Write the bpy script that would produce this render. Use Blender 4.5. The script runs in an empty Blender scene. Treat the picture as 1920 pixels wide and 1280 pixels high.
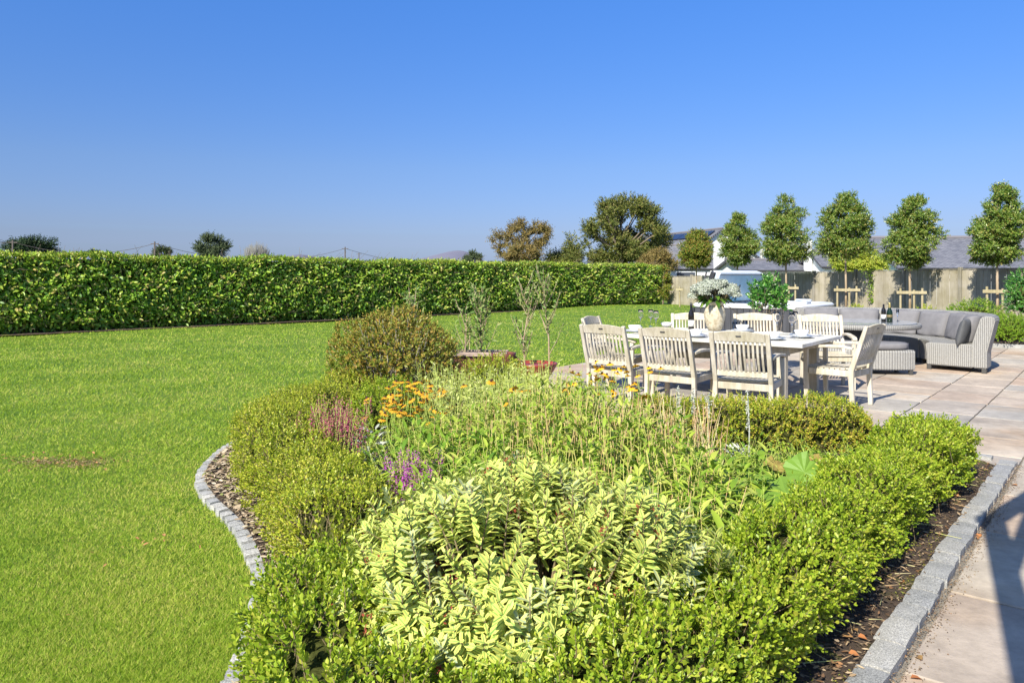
import bpy, bmesh, math, random
import numpy as np
from mathutils import Vector, Matrix
R = math.radians
random.seed(7)
rng = np.random.default_rng(11)
scn = bpy.context.scene
col = scn.collection

# ------------------------------------------------------------------ camera, light, exposure
CAMZ = 1.47; F = 1400.0; HOR = 515.0
cam_d = bpy.data.cameras.new('camera'); cam = bpy.data.objects.new('camera', cam_d); col.objects.link(cam)
cam.location = (0, 0, CAMZ); cam.rotation_euler = (R(90), 0, 0)
cam_d.sensor_width = 36; cam_d.lens = 36 * F / 1920; cam_d.shift_y = -(640 - HOR) / 1920
cam_d.clip_start = 0.05; cam_d.clip_end = 8000
scn.camera = cam
SUN_AZ, SUN_EL = R(213), R(40)
world = bpy.data.worlds.new('World'); scn.world = world; world.use_nodes = True
wn = world.node_tree; wn.nodes.clear()
sky = wn.nodes.new('ShaderNodeTexSky'); sky.sky_type = 'NISHITA'; sky.sun_disc = False
sky.sun_elevation = SUN_EL; sky.sun_rotation = SUN_AZ; sky.altitude = 0
sky.air_density = 1.0; sky.dust_density = 0.6; sky.ozone_density = 3.0
bg = wn.nodes.new('ShaderNodeBackground'); bg.inputs[1].default_value = 0.135
wo = wn.nodes.new('ShaderNodeOutputWorld')
hs = wn.nodes.new('ShaderNodeHueSaturation'); hs.inputs['Saturation'].default_value = 1.22; hs.inputs['Hue'].default_value = .512
wn.links.new(sky.outputs[0], hs.inputs['Color'])
wtc = wn.nodes.new('ShaderNodeTexCoord'); wsp = wn.nodes.new('ShaderNodeSeparateXYZ'); wrp = wn.nodes.new('ShaderNodeValToRGB'); wmx = wn.nodes.new('ShaderNodeMix'); wmx.data_type = 'RGBA'; wmx.blend_type = 'MULTIPLY'; wmx.inputs[0].default_value = 1
_st = [(0, (.24, .30, .60)), (.05, (.285, .30, .46)), (.14, (.39, .42, .52)), (.35, (.44, .63, .77)), (1, (.95, .92, .80))]
while len(wrp.color_ramp.elements) < 5: wrp.color_ramp.elements.new(.5)
for _e, (_p, _c) in zip(wrp.color_ramp.elements, _st): _e.position = _p; _e.color = (*_c, 1)
wn.links.new(wtc.outputs['Generated'], wsp.inputs[0]); wn.links.new(wsp.outputs[2], wrp.inputs[0]); wn.links.new(hs.outputs[0], wmx.inputs[6]); wn.links.new(wrp.outputs[0], wmx.inputs[7]); wn.links.new(wmx.outputs[2], bg.inputs[0]); wn.links.new(bg.outputs[0], wo.inputs[0])
sd = bpy.data.lights.new('sun', 'SUN'); sd.energy = 4.65; sd.angle = R(0.5); sd.color = (1.0, 0.94, 0.82)
sun = bpy.data.objects.new('sun', sd); col.objects.link(sun)
SV = Vector((math.sin(SUN_AZ) * math.cos(SUN_EL), math.cos(SUN_AZ) * math.cos(SUN_EL), math.sin(SUN_EL)))
sun.rotation_euler = SV.to_track_quat('Z', 'Y').to_euler()
scn.view_settings.view_transform = 'Standard'; scn.view_settings.look = 'None'
scn.view_settings.exposure = 0.92; scn.view_settings.gamma = 1.0
scn.cycles.max_bounces = 8; scn.cycles.transparent_max_bounces = 8

AX = (0.636, 0.772); VX = (0.772, -0.636)          # the patio's two axes
def uv2xy(u, v): return (u * AX[0] + v * VX[0], u * AX[1] + v * VX[1])
def at(px, py, z=0.0):                              # point of the plane z seen at a pixel: used to survey the place
    Y = F * (CAMZ - z) / (py - HOR); return ((px - 960) / F * Y, Y)

# ------------------------------------------------------------------ materials
def newmat(name):
    m = bpy.data.materials.new(name); m.use_nodes = True
    nt = m.node_tree; b = nt.nodes['Principled BSDF']; return m, nt, b
def ramp(nt, stops, fac=None, interp='LINEAR'):
    r = nt.nodes.new('ShaderNodeValToRGB'); cr = r.color_ramp; cr.interpolation = interp
    while len(cr.elements) < len(stops): cr.elements.new(0.5)
    for e, (p, c) in zip(cr.elements, stops): e.position = p; e.color = (*c, 1)
    if fac is not None: nt.links.new(fac, r.inputs[0])
    return r
def noise(nt, scale, detail=4, rough=0.6, coord='Object', stretch=None):
    tc = nt.nodes.new('ShaderNodeTexCoord'); n = nt.nodes.new('ShaderNodeTexNoise')
    n.inputs['Scale'].default_value = scale; n.inputs['Detail'].default_value = detail; n.inputs['Roughness'].default_value = rough
    src = tc.outputs[coord]
    if stretch:
        mp = nt.nodes.new('ShaderNodeMapping'); mp.inputs['Scale'].default_value = stretch
        nt.links.new(src, mp.inputs[0]); src = mp.outputs[0]
    nt.links.new(src, n.inputs[0]); return n
def mixc(nt, mode, fac, a, b):
    m = nt.nodes.new('ShaderNodeMix'); m.data_type = 'RGBA'; m.blend_type = mode
    for s, v in ((0, fac), (6, a), (7, b)):
        if isinstance(v, (int, float)): m.inputs[s].default_value = v
        elif isinstance(v, tuple): m.inputs[s].default_value = (*v, 1)
        else: nt.links.new(v, m.inputs[s])
    return m.outputs[2]
def bump(nt, b, h, strength=0.3, dist=0.01):
    bp = nt.nodes.new('ShaderNodeBump'); bp.inputs['Strength'].default_value = strength; bp.inputs['Distance'].default_value = dist
    nt.links.new(h, bp.inputs['Height']); nt.links.new(bp.outputs[0], b.inputs['Normal'])
def plain(name, c, rough=0.6, metal=0.0, nz=0.0, nscale=20, bmp=0.0):
    m, nt, b = newmat(name); b.inputs['Roughness'].default_value = rough; b.inputs['Metallic'].default_value = metal
    b.inputs['Base Color'].default_value = (*c, 1)
    if nz or bmp:
        n = noise(nt, nscale)
        lo = tuple(x * (1 - nz) for x in c); hi = tuple(min(1, x * (1 + nz)) for x in c)
        r = ramp(nt, [(0.3, lo), (0.7, hi)], n.outputs[0]); nt.links.new(r.outputs[0], b.inputs['Base Color'])
        if bmp: bump(nt, b, n.outputs[0], bmp)
    return m
def leafmat(name, cols, rough=0.45, transl=0.3, spec=0.32, patch=0.5, pscale=3.0, varieg=None, gain=1.35):
    if gain != 1 and cols[0][1] > cols[0][2] * 1.2: cols = [(min(.6, c[0] * gain * 1.04), min(.6, c[1] * gain), c[2] * gain * 1.0) for c in cols]
    """cols: list of colours picked leaf by leaf; slow noise shifts whole sprays towards the first or last"""
    m, nt, b = newmat(name)
    g = nt.nodes.new('ShaderNodeNewGeometry')
    n = noise(nt, pscale, 2)
    mth = nt.nodes.new('ShaderNodeMath'); mth.operation = 'MULTIPLY_ADD'; mth.inputs[1].default_value = patch; mth.inputs[2].default_value = -patch / 2
    nt.links.new(n.outputs[0], mth.inputs[0])
    ad = nt.nodes.new('ShaderNodeMath'); ad.operation = 'ADD'; nt.links.new(mth.outputs[0], ad.inputs[0]); nt.links.new(g.outputs['Random Per Island'], ad.inputs[1])
    k = len(cols); r = ramp(nt, [(i / (k - 1), c) for i, c in enumerate(cols)], ad.outputs[0])
    c = r.outputs[0]
    if varieg:
        uvn = nt.nodes.new('ShaderNodeUVMap'); sp = nt.nodes.new('ShaderNodeSeparateXYZ'); nt.links.new(uvn.outputs[0], sp.inputs[0])
        a1 = nt.nodes.new('ShaderNodeMath'); a1.operation = 'SUBTRACT'; a1.inputs[1].default_value = 0.5; nt.links.new(sp.outputs[0], a1.inputs[0])
        a2 = nt.nodes.new('ShaderNodeMath'); a2.operation = 'ABSOLUTE'; nt.links.new(a1.outputs[0], a2.inputs[0])
        nn = noise(nt, 60, 2); a3 = nt.nodes.new('ShaderNodeMath'); a3.operation = 'MULTIPLY_ADD'; a3.inputs[1].default_value = 0.22
        nt.links.new(nn.outputs[0], a3.inputs[0]); nt.links.new(a2.outputs[0], a3.inputs[2])
        mr = ramp(nt, [(0.0, (0, 0, 0)), (0.20, (0, 0, 0)), (0.26, (1, 1, 1))], a3.outputs[0])
        c = mixc(nt, 'MIX', mr.outputs[0], c, varieg)
    nt.links.new(c, b.inputs['Base Color'])
    b.inputs['Roughness'].default_value = rough; b.inputs['Specular IOR Level'].default_value = spec
    tr = nt.nodes.new('ShaderNodeBsdfTranslucent'); nt.links.new(c, tr.inputs[0])
    mx = nt.nodes.new('ShaderNodeMixShader'); mx.inputs[0].default_value = transl
    out = nt.nodes['Material Output']
    nt.links.new(b.outputs[0], mx.inputs[1]); nt.links.new(tr.outputs[0], mx.inputs[2]); nt.links.new(mx.outputs[0], out.inputs[0])
    return m
def woodmat(name, lo, hi, scale=8, rough=0.75, axis=(1, 1, 0.08), isl=0.25, spots=0.0):
    m, nt, b = newmat(name); b.inputs['Roughness'].default_value = rough
    n = noise(nt, scale * 6, 5, 0.65, 'Object', axis); n2 = noise(nt, scale * .5, 4, 0.6)
    r = ramp(nt, [(0.25, lo), (0.7, hi)], n.outputs[0])
    g = nt.nodes.new('ShaderNodeNewGeometry')
    v = ramp(nt, [(0, (1 - isl,) * 3), (1, (1, 1, 1))], g.outputs['Random Per Island'])
    c = mixc(nt, 'MULTIPLY', 1.0, r.outputs[0], v.outputs[0])
    r2 = ramp(nt, [(0.35, (0.70, 0.68, 0.54)), (0.62, (1, 1, 1))], n2.outputs[0])
    c = mixc(nt, 'MULTIPLY', 0.8, c, r2.outputs[0])
    nt.links.new(c, b.inputs['Base Color']); bump(nt, b, n.outputs[0], 0.25, 0.004)
    return m
def glassmat(name, c=(1, 1, 1), rough=0.0, ior=1.45):
    m, nt, b = newmat(name); b.inputs['Base Color'].default_value = (*c, 1); b.inputs['Roughness'].default_value = rough
    b.inputs['Transmission Weight'].default_value = 1.0; b.inputs['IOR'].default_value = ior
    return m

# ------------------------------------------------------------------ mesh helpers
def link(name, me, mat=None, parent=None, smooth=False):
    o = bpy.data.objects.new(name, me); col.objects.link(o)
    if mat is not None: me.materials.append(mat)
    if parent is not None: o.parent = parent
    if smooth: me.polygons.foreach_set('use_smooth', [True] * len(me.polygons))
    return o
def tag(o, label=None, cat=None, group=None, kind=None):
    if label: o['label'] = label
    if cat: o['category'] = cat
    if group: o['group'] = group
    if kind: o['kind'] = kind
    return o
def thing(name, label, cat, loc=(0, 0, 0), rz=0.0, group=None):
    o = bpy.data.objects.new(name, None); col.objects.link(o); o.location = loc; o.rotation_euler = (0, 0, rz)
    o.empty_display_size = 0.1
    return tag(o, label, cat, group)
def copy_tree(o, parent=None):
    c = o.copy(); col.objects.link(c)
    if parent is not None: c.parent = parent
    for ch in list(o.children): copy_tree(ch, c)
    return c
def npmesh(name, V, faces_list, uv=None):
    """V (n,3); faces_list: list of (m,k) index arrays"""
    me = bpy.data.meshes.new(name)
    V = np.ascontiguousarray(V, dtype=np.float32)
    me.vertices.add(len(V)); me.vertices.foreach_set('co', V.ravel())
    idx = np.concatenate([f.ravel() for f in faces_list]).astype(np.int32)
    tot = np.concatenate([np.full(len(f), f.shape[1]) for f in faces_list]).astype(np.int32)
    st = np.concatenate([[0], np.cumsum(tot)[:-1]]).astype(np.int32)
    me.loops.add(len(idx)); me.loops.foreach_set('vertex_index', idx)
    me.polygons.add(len(tot)); me.polygons.foreach_set('loop_start', st); me.polygons.foreach_set('loop_total', tot)
    me.update(calc_edges=True)
    if uv is not None:
        l = me.uv_layers.new(name='UVMap'); l.data.foreach_set('uv', np.ascontiguousarray(uv[idx], dtype=np.float32).ravel())
    me.validate(); return me
def nrm(a): return a / np.maximum(np.linalg.norm(a, axis=1, keepdims=True), 1e-9)
def leaves(name, P, D, N, L, W, mat, parent=None, fold=0.25, curl=0.15, simple=False, blunt=0.0):
    """one mesh of many leaves. P base points, D directions, N normals, L lengths, W widths"""
    n = len(P); D = nrm(D); S = nrm(np.cross(D, N)); Nn = nrm(np.cross(S, D))
    L = np.broadcast_to(L, (n,)).astype(float)[:, None]; W = np.broadcast_to(W, (n,)).astype(float)[:, None]
    if simple:
        pts = [P, P + D * L * .48 - S * W * .5 + Nn * W * fold, P + D * L - Nn * L * curl, P + D * L * .48 + S * W * .5 + Nn * W * fold]
        V = np.stack(pts, 1).reshape(-1, 3); b = (np.arange(n) * 4)[:, None]
        fs = [b + np.array([[0, 2, 1]]), b + np.array([[0, 3, 2]])]
        uvp = np.array([[.5, 0], [0, .5], [.5, 1], [1, .5]])
    else:
        def row(t, w, c): return [P + D * L * t - S * W * w * .5 + Nn * (W * fold * w - L * curl * t * t), P + D * L * t - Nn * L * curl * t * t,
                                  P + D * L * t + S * W * w * .5 + Nn * (W * fold * w - L * curl * t * t)]
        t2 = 0.68 + .08 * blunt
        pts = [P] + row(.32, .92, 0) + row(t2, .82 + .12 * blunt, 0) + [P + D * L - Nn * L * curl]
        V = np.stack(pts, 1).reshape(-1, 3); b = (np.arange(n) * 8)[:, None]
        fs = [b + np.array([[0, 2, 1]]), b + np.array([[0, 3, 2]]), b + np.array([[4, 5, 7]]), b + np.array([[5, 6, 7]]),
              b + np.array([[1, 2, 5, 4]]), b + np.array([[2, 3, 6, 5]])]
        uvp = np.array([[.5, 0], [0.04, .32], [.5, .32], [.96, .32], [.06, .68], [.5, .68], [.94, .68], [.5, 1]])
    me = npmesh(name, V, fs, np.tile(uvp, (n, 1)))
    return link(name, me, mat, parent, smooth=False)
def rods(name, P0, P1, r0, r1, mat, parent=None, k=4):
    """many thin tapered rods as one mesh"""
    n = len(P0); D = nrm(P1 - P0); A = np.where(np.abs(D[:, 2:3]) > .9, np.array([[1., 0, 0]]), np.array([[0, 0, 1.]]))
    S = nrm(np.cross(D, A)); T = np.cross(D, S)
    r0 = np.broadcast_to(r0, (n,))[:, None]; r1 = np.broadcast_to(r1, (n,))[:, None]
    pts = [P0 + (S * math.cos(2 * math.pi * i / k) + T * math.sin(2 * math.pi * i / k)) * r0 for i in range(k)] + \
          [P1 + (S * math.cos(2 * math.pi * i / k) + T * math.sin(2 * math.pi * i / k)) * r1 for i in range(k)]
    V = np.stack(pts, 1).reshape(-1, 3); b = (np.arange(n) * 2 * k)[:, None]
    fs = [b + np.array([[i, (i + 1) % k, k + (i + 1) % k, k + i]]) for i in range(k)] + [b + np.array([[k + i for i in range(k)]])]
    return link(name, npmesh(name, V, fs), mat, parent)
def sprigs(B, D, slen, n, L, W, op=0.9, tipscale=0.6, start=0.15, jit=0.25, g=None, dec=.55, phj=.25):
    """leaf pairs set crosswise along short shoots -> arrays for leaves()"""
    g = g or rng
    m = len(B); D = nrm(D); A = np.where(np.abs(D[:, 2:3]) > .9, np.array([[1., 0, 0]]), np.array([[0, 0, 1.]]))
    S = nrm(np.cross(D, A)); T = np.cross(D, S)
    slen = np.broadcast_to(slen, (m,)); L = np.broadcast_to(L, (m,)); W = np.broadcast_to(W, (m,))
    ph0 = g.uniform(0, 6.28, m); Pl, Dl, Nl, Ll, Wl = [], [], [], [], []
    for k in range(n):
        t = start + (1 - start) * (k // 2) / max(1, (n - 1) // 2)
        ph = ph0 + (k % 2) * math.pi + (k // 2) * math.pi / 2 + g.normal(0, phj, m)
        rad = S * np.cos(ph)[:, None] + T * np.sin(ph)[:, None]
        o = op * (1 - dec * t) * (1 + g.normal(0, .15, m)); o = o[:, None]
        d = D * np.cos(o) + rad * np.sin(o) + g.normal(0, jit * .3, (m, 3))
        Pl.append(B + D * (slen * t)[:, None]); Dl.append(d); Nl.append(D - .2 * rad + g.normal(0, jit, (m, 3)))
        sc = (1 - (1 - tipscale) * t ** 2) * g.uniform(.75, 1.15, m); Ll.append(L * sc); Wl.append(W * sc)
    return [np.concatenate(a) for a in (Pl, Dl, Nl, Ll, Wl)]

class MB:
    def __init__(s): s.v, s.f, s.uv = [], [], []
    def add(s, V, Fs):
        o = len(s.v); s.v += [tuple(p) for p in V]; s.f += [tuple(i + o for i in f) for f in Fs]
    def box(s, c, d, rot=None):
        cx, cy, cz = c; hx, hy, hz = d[0] / 2, d[1] / 2, d[2] / 2
        V = [Vector((x, y, z)) for x in (-hx, hx) for y in (-hy, hy) for z in (-hz, hz)]
        if rot is not None: V = [rot @ p for p in V]
        V = [p + Vector(c) for p in V]
        s.add(V, [(0, 1, 3, 2), (4, 6, 7, 5), (0, 4, 5, 1), (2, 3, 7, 6), (0, 2, 6, 4), (1, 5, 7, 3)]); return s
    def sweep(s, pts, w, h, side=(1, 0, 0), cap=True):
        """rectangular bar along points; w along side vector, h across it (lists allowed)"""
        pts = [Vector(p) for p in pts]; n = len(pts); side = Vector(side).normalized(); V = []
        for i, p in enumerate(pts):
            t = (pts[min(i + 1, n - 1)] - pts[max(i - 1, 0)]).normalized()
            sd = (side - t * side.dot(t)).normalized(); up = sd.cross(t)
            ww = w[i] if isinstance(w, (list, tuple)) else w; hh = h[i] if isinstance(h, (list, tuple)) else h
            V += [p + sd * ww / 2 + up * hh / 2, p - sd * ww / 2 + up * hh / 2, p - sd * ww / 2 - up * hh / 2, p + sd * ww / 2 - up * hh / 2]
        Fs = []
        for i in range(n - 1):
            for k in range(4): Fs.append((4 * i + k, 4 * i + (k + 1) % 4, 4 * i + 4 + (k + 1) % 4, 4 * i + 4 + k))
        if cap: Fs += [(3, 2, 1, 0), tuple(4 * (n - 1) + k for k in range(4))]
        s.add(V, Fs); return s
    def tube(s, pts, r, k=8, cap=True):
        pts = [Vector(p) for p in pts]; n = len(pts); V = []; ref = Vector((0.31, .17, 1)).normalized()
        for i, p in enumerate(pts):
            t = (pts[min(i + 1, n - 1)] - pts[max(i - 1, 0)]).normalized()
            a = t.cross(ref if abs(t.dot(ref)) < .95 else Vector((1, 0, 0))).normalized(); b = t.cross(a)
            rr = r[i] if isinstance(r, (list, tuple)) else r
            V += [p + (a * math.cos(2 * math.pi * j / k) + b * math.sin(2 * math.pi * j / k)) * rr for j in range(k)]
        Fs = [(k * i + j, k * i + (j + 1) % k, k * i + k + (j + 1) % k, k * i + k + j) for i in range(n - 1) for j in range(k)]
        if cap: Fs += [tuple(range(k))[::-1], tuple(k * (n - 1) + j for j in range(k))]
        s.add(V, Fs); return s
    def lathe(s, prof, k=24, c=(0, 0, 0), sx=1, sy=1):
        V = [(c[0] + r * math.cos(2 * math.pi * j / k) * sx, c[1] + r * math.sin(2 * math.pi * j / k) * sy, c[2] + z) for r, z in prof for j in range(k)]
        n = len(prof); Fs = [(k * i + j, k * i + (j + 1) % k, k * i + k + (j + 1) % k, k * i + k + j) for i in range(n - 1) for j in range(k)]
        Fs += [tuple(range(k))[::-1], tuple(k * (n - 1) + j for j in range(k))]
        s.add(V, Fs); return s
    def build(s, name, mat, parent=None, smooth=False, bevel=0.0, uvscale=None):
        me = bpy.data.meshes.new(name); me.from_pydata(s.v, [], s.f); me.update()
        bm = bmesh.new(); bm.from_mesh(me)
        bmesh.ops.recalc_face_normals(bm, faces=bm.faces)
        if bevel: bmesh.ops.bevel(bm, geom=bm.edges[:], offset=bevel, segments=1 if bevel < .01 else 3, affect='EDGES', clamp_overlap=True)
        bm.to_mesh(me); bm.free()
        return link(name, me, mat, parent, smooth)
def lumps(x, y, z=0, s=1.0, ph=0.0):
    return (np.sin(x * 3.1 * s + ph) * np.sin(y * 2.7 * s + 1.3 + ph) + .6 * np.sin(x * 6.7 * s + y * 5.3 * s + z * 4 + ph) + .4 * np.sin(y * 11.1 * s - x * 9.3 * s + z * 7)) / 2
def inpoly(x, y, poly):
    ins = np.zeros(len(x), bool); n = len(poly); j = n - 1
    for i in range(n):
        xi, yi = poly[i]; xj, yj = poly[j]
        c = ((yi > y) != (yj > y)) & (x < (xj - xi) * (y - yi) / (yj - yi + 1e-12) + xi); ins ^= c; j = i
    return ins
def smoothline(pts, n=8):
    out = []; P = [Vector((*p, 0)) for p in pts]
    for i in range(len(P) - 1):
        p0 = P[max(i - 1, 0)]; p1 = P[i]; p2 = P[i + 1]; p3 = P[min(i + 2, len(P) - 1)]
        for k in range(n):
            t = k / n
            q = .5 * ((2 * p1) + (p2 - p0) * t + (2 * p0 - 5 * p1 + 4 * p2 - p3) * t * t + (3 * p1 - p0 - 3 * p2 + p3) * t ** 3); out.append((q.x, q.y))
    out.append((P[-1].x, P[-1].y)); return out

# ------------------------------------------------------------------ ground
EDGE = smoothline([(-0.86, 1.7), (-0.93, 2.3), (-.98, 2.8), (-1.02, 3.0), (-1.09, 3.3), (-1.27, 3.78), (-1.57, 4.33), (-1.93, 4.84), (-2.2, 5.35), (-2.34, 6.0), (-2.33, 6.7), (-2.2, 7.6), (-1.9, 8.4), (-1.3, 8.95)])
BED = EDGE + [(-.6, 9.0), (.3, 8.0), (1.0, 7.15), (2.6, 6.85)] + [uv2xy(6.85, -1.0), uv2xy(6.6, -.745), uv2xy(1.0, -.745), (-.3, .8)]
# field to the horizon
m_field, nt, b = newmat('field_grass'); n = noise(nt, .05, 6); r = ramp(nt, [(.3, (.05, .09, .02)), (.7, (.12, .14, .04))], n.outputs[0])
nt.links.new(r.outputs[0], b.inputs['Base Color']); b.inputs['Roughness'].default_value = .9
mb = MB(); mb.add([(-4000, -200, -.06), (4000, -200, -.06), (4000, 6000, -.06), (-4000, 6000, -.06)], [(0, 1, 2, 3)])
tag(mb.build('ground', m_field), kind='structure')
# lawn sheet
m_lawn, nt, b = newmat('lawn_turf')
n1 = noise(nt, 1.1, 5); n2 = noise(nt, 60, 4, .7); n3 = noise(nt, .6, 4, .6, 'Object', (.6, 2.6, 1)); n4 = noise(nt, 9, 4, .65)
r1 = ramp(nt, [(.28, (.12, .22, .025)), (.55, (.18, .29, .035)), (.8, (.28, .34, .07))], n1.outputs[0])
r2 = ramp(nt, [(.25, (.45, .5, .4)), (.75, (1.25, 1.2, 1.1))], n2.outputs[0])
r3 = ramp(nt, [(.33, (.72, .80, .70)), (.67, (1.18, 1.08, 1.15))], n3.outputs[0]); r4 = ramp(nt, [(.3, (.78, .82, .75)), (.7, (1.15, 1.1, 1.1))], n4.outputs[0])
c = mixc(nt, 'MULTIPLY', 1, r1.outputs[0], r2.outputs[0]); c = mixc(nt, 'MULTIPLY', 1, c, r3.outputs[0]); c = mixc(nt, 'MULTIPLY', 1, c, r4.outputs[0])
nt.links.new(c, b.inputs['Base Color']); b.inputs['Roughness'].default_value = .75; b.inputs['Specular IOR Level'].default_value = .25
bump(nt, b, n2.outputs[0], .9, .03)
gx, gy = np.meshgrid(np.linspace(-26, 20, 116), np.linspace(-3, 44, 118)); 
gz = .03 * np.sin(gx * .5 + 1) * np.sin(gy * .33) * np.clip((gy - 9) / 8, 0, 1) + .16 * np.exp(-(((gx - 4.5) / 3.2) ** 2 + ((gy - 30) / 5) ** 2))
gz = np.where((gx * VX[0] + gy * VX[1] > -6.8) & (gx * AX[0] + gy * AX[1] < 18.0), -.012, gz)
V = np.stack([gx, gy, gz], -1).reshape(-1, 3); nx = gx.shape[1]
q = np.array([[j * nx + i, j * nx + i + 1, (j + 1) * nx + i + 1, (j + 1) * nx + i] for j in range(gx.shape[0] - 1) for i in range(nx - 1)])
tag(link('lawn', npmesh('lawn', V, [q]), m_lawn, smooth=True), kind='structure')
# patio bedding + slabs
m_joint = plain('joint_mortar', (.19, .17, .14), .95, nz=.35, nscale=30)
mb = MB(); mb.add([(*uv2xy(u, v), .012) for u, v in ((-4, -.95), (6.5, -.95), (6.5, -6.85), (17.6, -6.9), (17.6, 7), (-4, 7))], [(0, 1, 2, 3, 4, 5)])
tag(mb.build('patio_bedding', m_joint), kind='structure')
m_slab, nt, b = newmat('sandstone'); g = nt.nodes.new('ShaderNodeNewGeometry')
rc = ramp(nt, [(0, (.43, .345, .275)), (.2, (.44, .405, .355)), (.4, (.35, .335, .31)), (.55, (.46, .36, .28)), (.75, (.45, .405, .34)), (.9, (.36, .32, .28)), (1, (.49, .46, .41))], g.outputs['Random Per Island'])
n1 = noise(nt, 1.6, 6, .65); n2 = noise(nt, 14, 6, .7); n3 = noise(nt, .7, 3)
r1 = ramp(nt, [(.3, (.66, .63, .60)), (.7, (1.16, 1.13, 1.07))], n1.outputs[0]); r2 = ramp(nt, [(.3, (.82, .82, .82)), (.6, (1.05, 1.05, 1.05))], n2.outputs[0])
c = mixc(nt, 'MULTIPLY', 1, rc.outputs[0], r1.outputs[0]); c = mixc(nt, 'MULTIPLY', 1, c, r2.outputs[0])
r3 = ramp(nt, [(.52, (0, 0, 0)), (.68, (1, 1, 1))], n3.outputs[0]); c = mixc(nt, 'MIX', r3.outputs[0], c, mixc(nt, 'MULTIPLY', 1, c, (1.04, .92, .80)))
nt.links.new(c, b.inputs['Base Color']); b.inputs['Roughness'].default_value = .7; b.inputs['Specular IOR Level'].default_value = .3
ad = nt.nodes.new('ShaderNodeMath'); nt.links.new(n1.outputs[0], ad.inputs[0]); nt.links.new(n2.outputs[0], ad.inputs[1]); bump(nt, b, ad.outputs[0], .35, .012)
mb = MB(); v = -7.5; g_ = random.Random(5)
rows = [-6.88, -6.3, -5.4, -4.8, -3.9, -3.3, -2.7, -1.8, -1.2, -.63, .27, .87, 1.77, 2.37, 2.97, 3.87, 4.77, 5.37, 6.3]
for v0, v1 in zip(rows[:-1], rows[1:]):
    u = -2 + g_.uniform(0, .8) if v1 > -.62 else 6.0 + g_.uniform(0, .5)
    while u < 17.6:
        l = g_.choice([.6, .9, .9, .75, 1.05]); u1 = min(u + l, 17.6)
        if u1 - u > .2:
            j = .007; pts = [(u + j, v0 + j), (u1 - j, v0 + j), (u1 - j, v1 - j), (u + j, v1 - j)]
            z = .030 + g_.uniform(-.0015, .0015); P = []
            # worn outline: extra points along every edge, wobbling slightly
            ring = []
            for a in range(4):
                (ua, va), (ub, vb) = pts[a], pts[(a + 1) % 4]
                for k in range(5):
                    t = k / 5; ring.append((ua + (ub - ua) * t + g_.uniform(-.004, .004), va + (vb - va) * t + g_.uniform(-.004, .004)))
            cu, cv = (u + u1) / 2, (v0 + v1) / 2; n_ = len(ring); Vv = [(*uv2xy(a, b_), .006) for a, b_ in ring] + [(*uv2xy(a, b_), z - .004) for a, b_ in ring] + \
                [(*uv2xy(a + (cu - a) * .015, b_ + (cv - b_) * .015), z) for a, b_ in ring]
            mb.add(Vv, [(i, (i + 1) % n_, n_ + (i + 1) % n_, n_ + i) for i in range(n_)] + [(n_ + i, n_ + (i + 1) % n_, 2 * n_ + (i + 1) % n_, 2 * n_ + i) for i in range(n_)] + [tuple(range(2 * n_, 3 * n_))])
        u = u1
tag(mb.build('patio', m_slab), kind='structure')
# soil bed
m_soil, nt, b = newmat('soil'); n1 = noise(nt, 25, 6, .75); n2 = noise(nt, 2.2, 4)
r1 = ramp(nt, [(.3, (.025, .017, .011)), (.55, (.085, .055, .035)), (.75, (.19, .14, .09))], n1.outputs[0])
r2 = ramp(nt, [(.57, (0, 0, 0)), (.66, (1, 1, 1))], n2.outputs[0]); c = mixc(nt, 'MIX', r2.outputs[0], r1.outputs[0], mixc(nt, 'MIX', n1.outputs[0], (.05, .07, .01), (.24, .23, .02)))
nt.links.new(c, b.inputs['Base Color']); b.inputs['Roughness'].default_value = .95; bump(nt, b, n1.outputs[0], 1, .04)
def polysheet(name, poly, z, mat, amp=0.0):
    bm = bmesh.new(); vs = [bm.verts.new((x, y, z)) for x, y in poly]; f = bm.faces.new(vs)
    bmesh.ops.triangulate(bm, faces=[f]); bmesh.ops.recalc_face_normals(bm, faces=bm.faces)
    me = bpy.data.meshes.new(name); bm.to_mesh(me); bm.free()
    return link(name, me, mat)
o = polysheet('soil', BED, .045, m_soil); tag(o, kind='structure')
# bark mulch chips, stuff
def chips(name, n, poly, z, mat, g, L=(.015, .05), extra=None):
    x = g.uniform(-2.6, 4.0, n * 8); y = g.uniform(.6, 9, n * 8); k = inpoly(x, y, poly)
    if extra is not None: k &= extra(x, y)
    x, y = x[k][:n], y[k][:n]; m = len(x); P = np.stack([x, y, np.full(m, z) + g.uniform(0, .012, m)], 1)
    a = g.uniform(0, 6.28, m); D = np.stack([np.cos(a), np.sin(a), g.normal(0, .22, m)], 1); N = np.stack([g.normal(0, .35, m), g.normal(0, .35, m), np.ones(m)], 1)
    l = g.uniform(*L, m); return leaves(name, P, D, N, l, l * g.uniform(.15, .5, m), mat, fold=.05, curl=.02)
m_chip = leafmat('bark_chip', [(.05, .035, .02), (.10, .07, .04), (.17, .12, .07), (.30, .24, .15), (.07, .045, .028), (.20, .11, .05)], rough=.9, transl=0, spec=.2, patch=.2)
vf = lambda x, y: (x * VX[0] + y * VX[1])
tag(chips('bark_mulch', 26000, BED, .047, m_chip, np.random.default_rng(3), L=(.008, .034), extra=lambda x, y: (vf(x, y) > -1.5) | (x < -.75)), kind='stuff')
m_straw_l = leafmat('straw_litter', [(.26, .19, .12), (.42, .33, .22), (.52, .44, .32), (.32, .23, .14), (.16, .22, .03)], rough=.9, transl=0, gain=1.0)
tag(chips('straw_litter', 17000, BED, .052, m_straw_l, np.random.default_rng(6), L=(.015, .06), extra=lambda x, y: (x < -.62)), kind='stuff')
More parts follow.
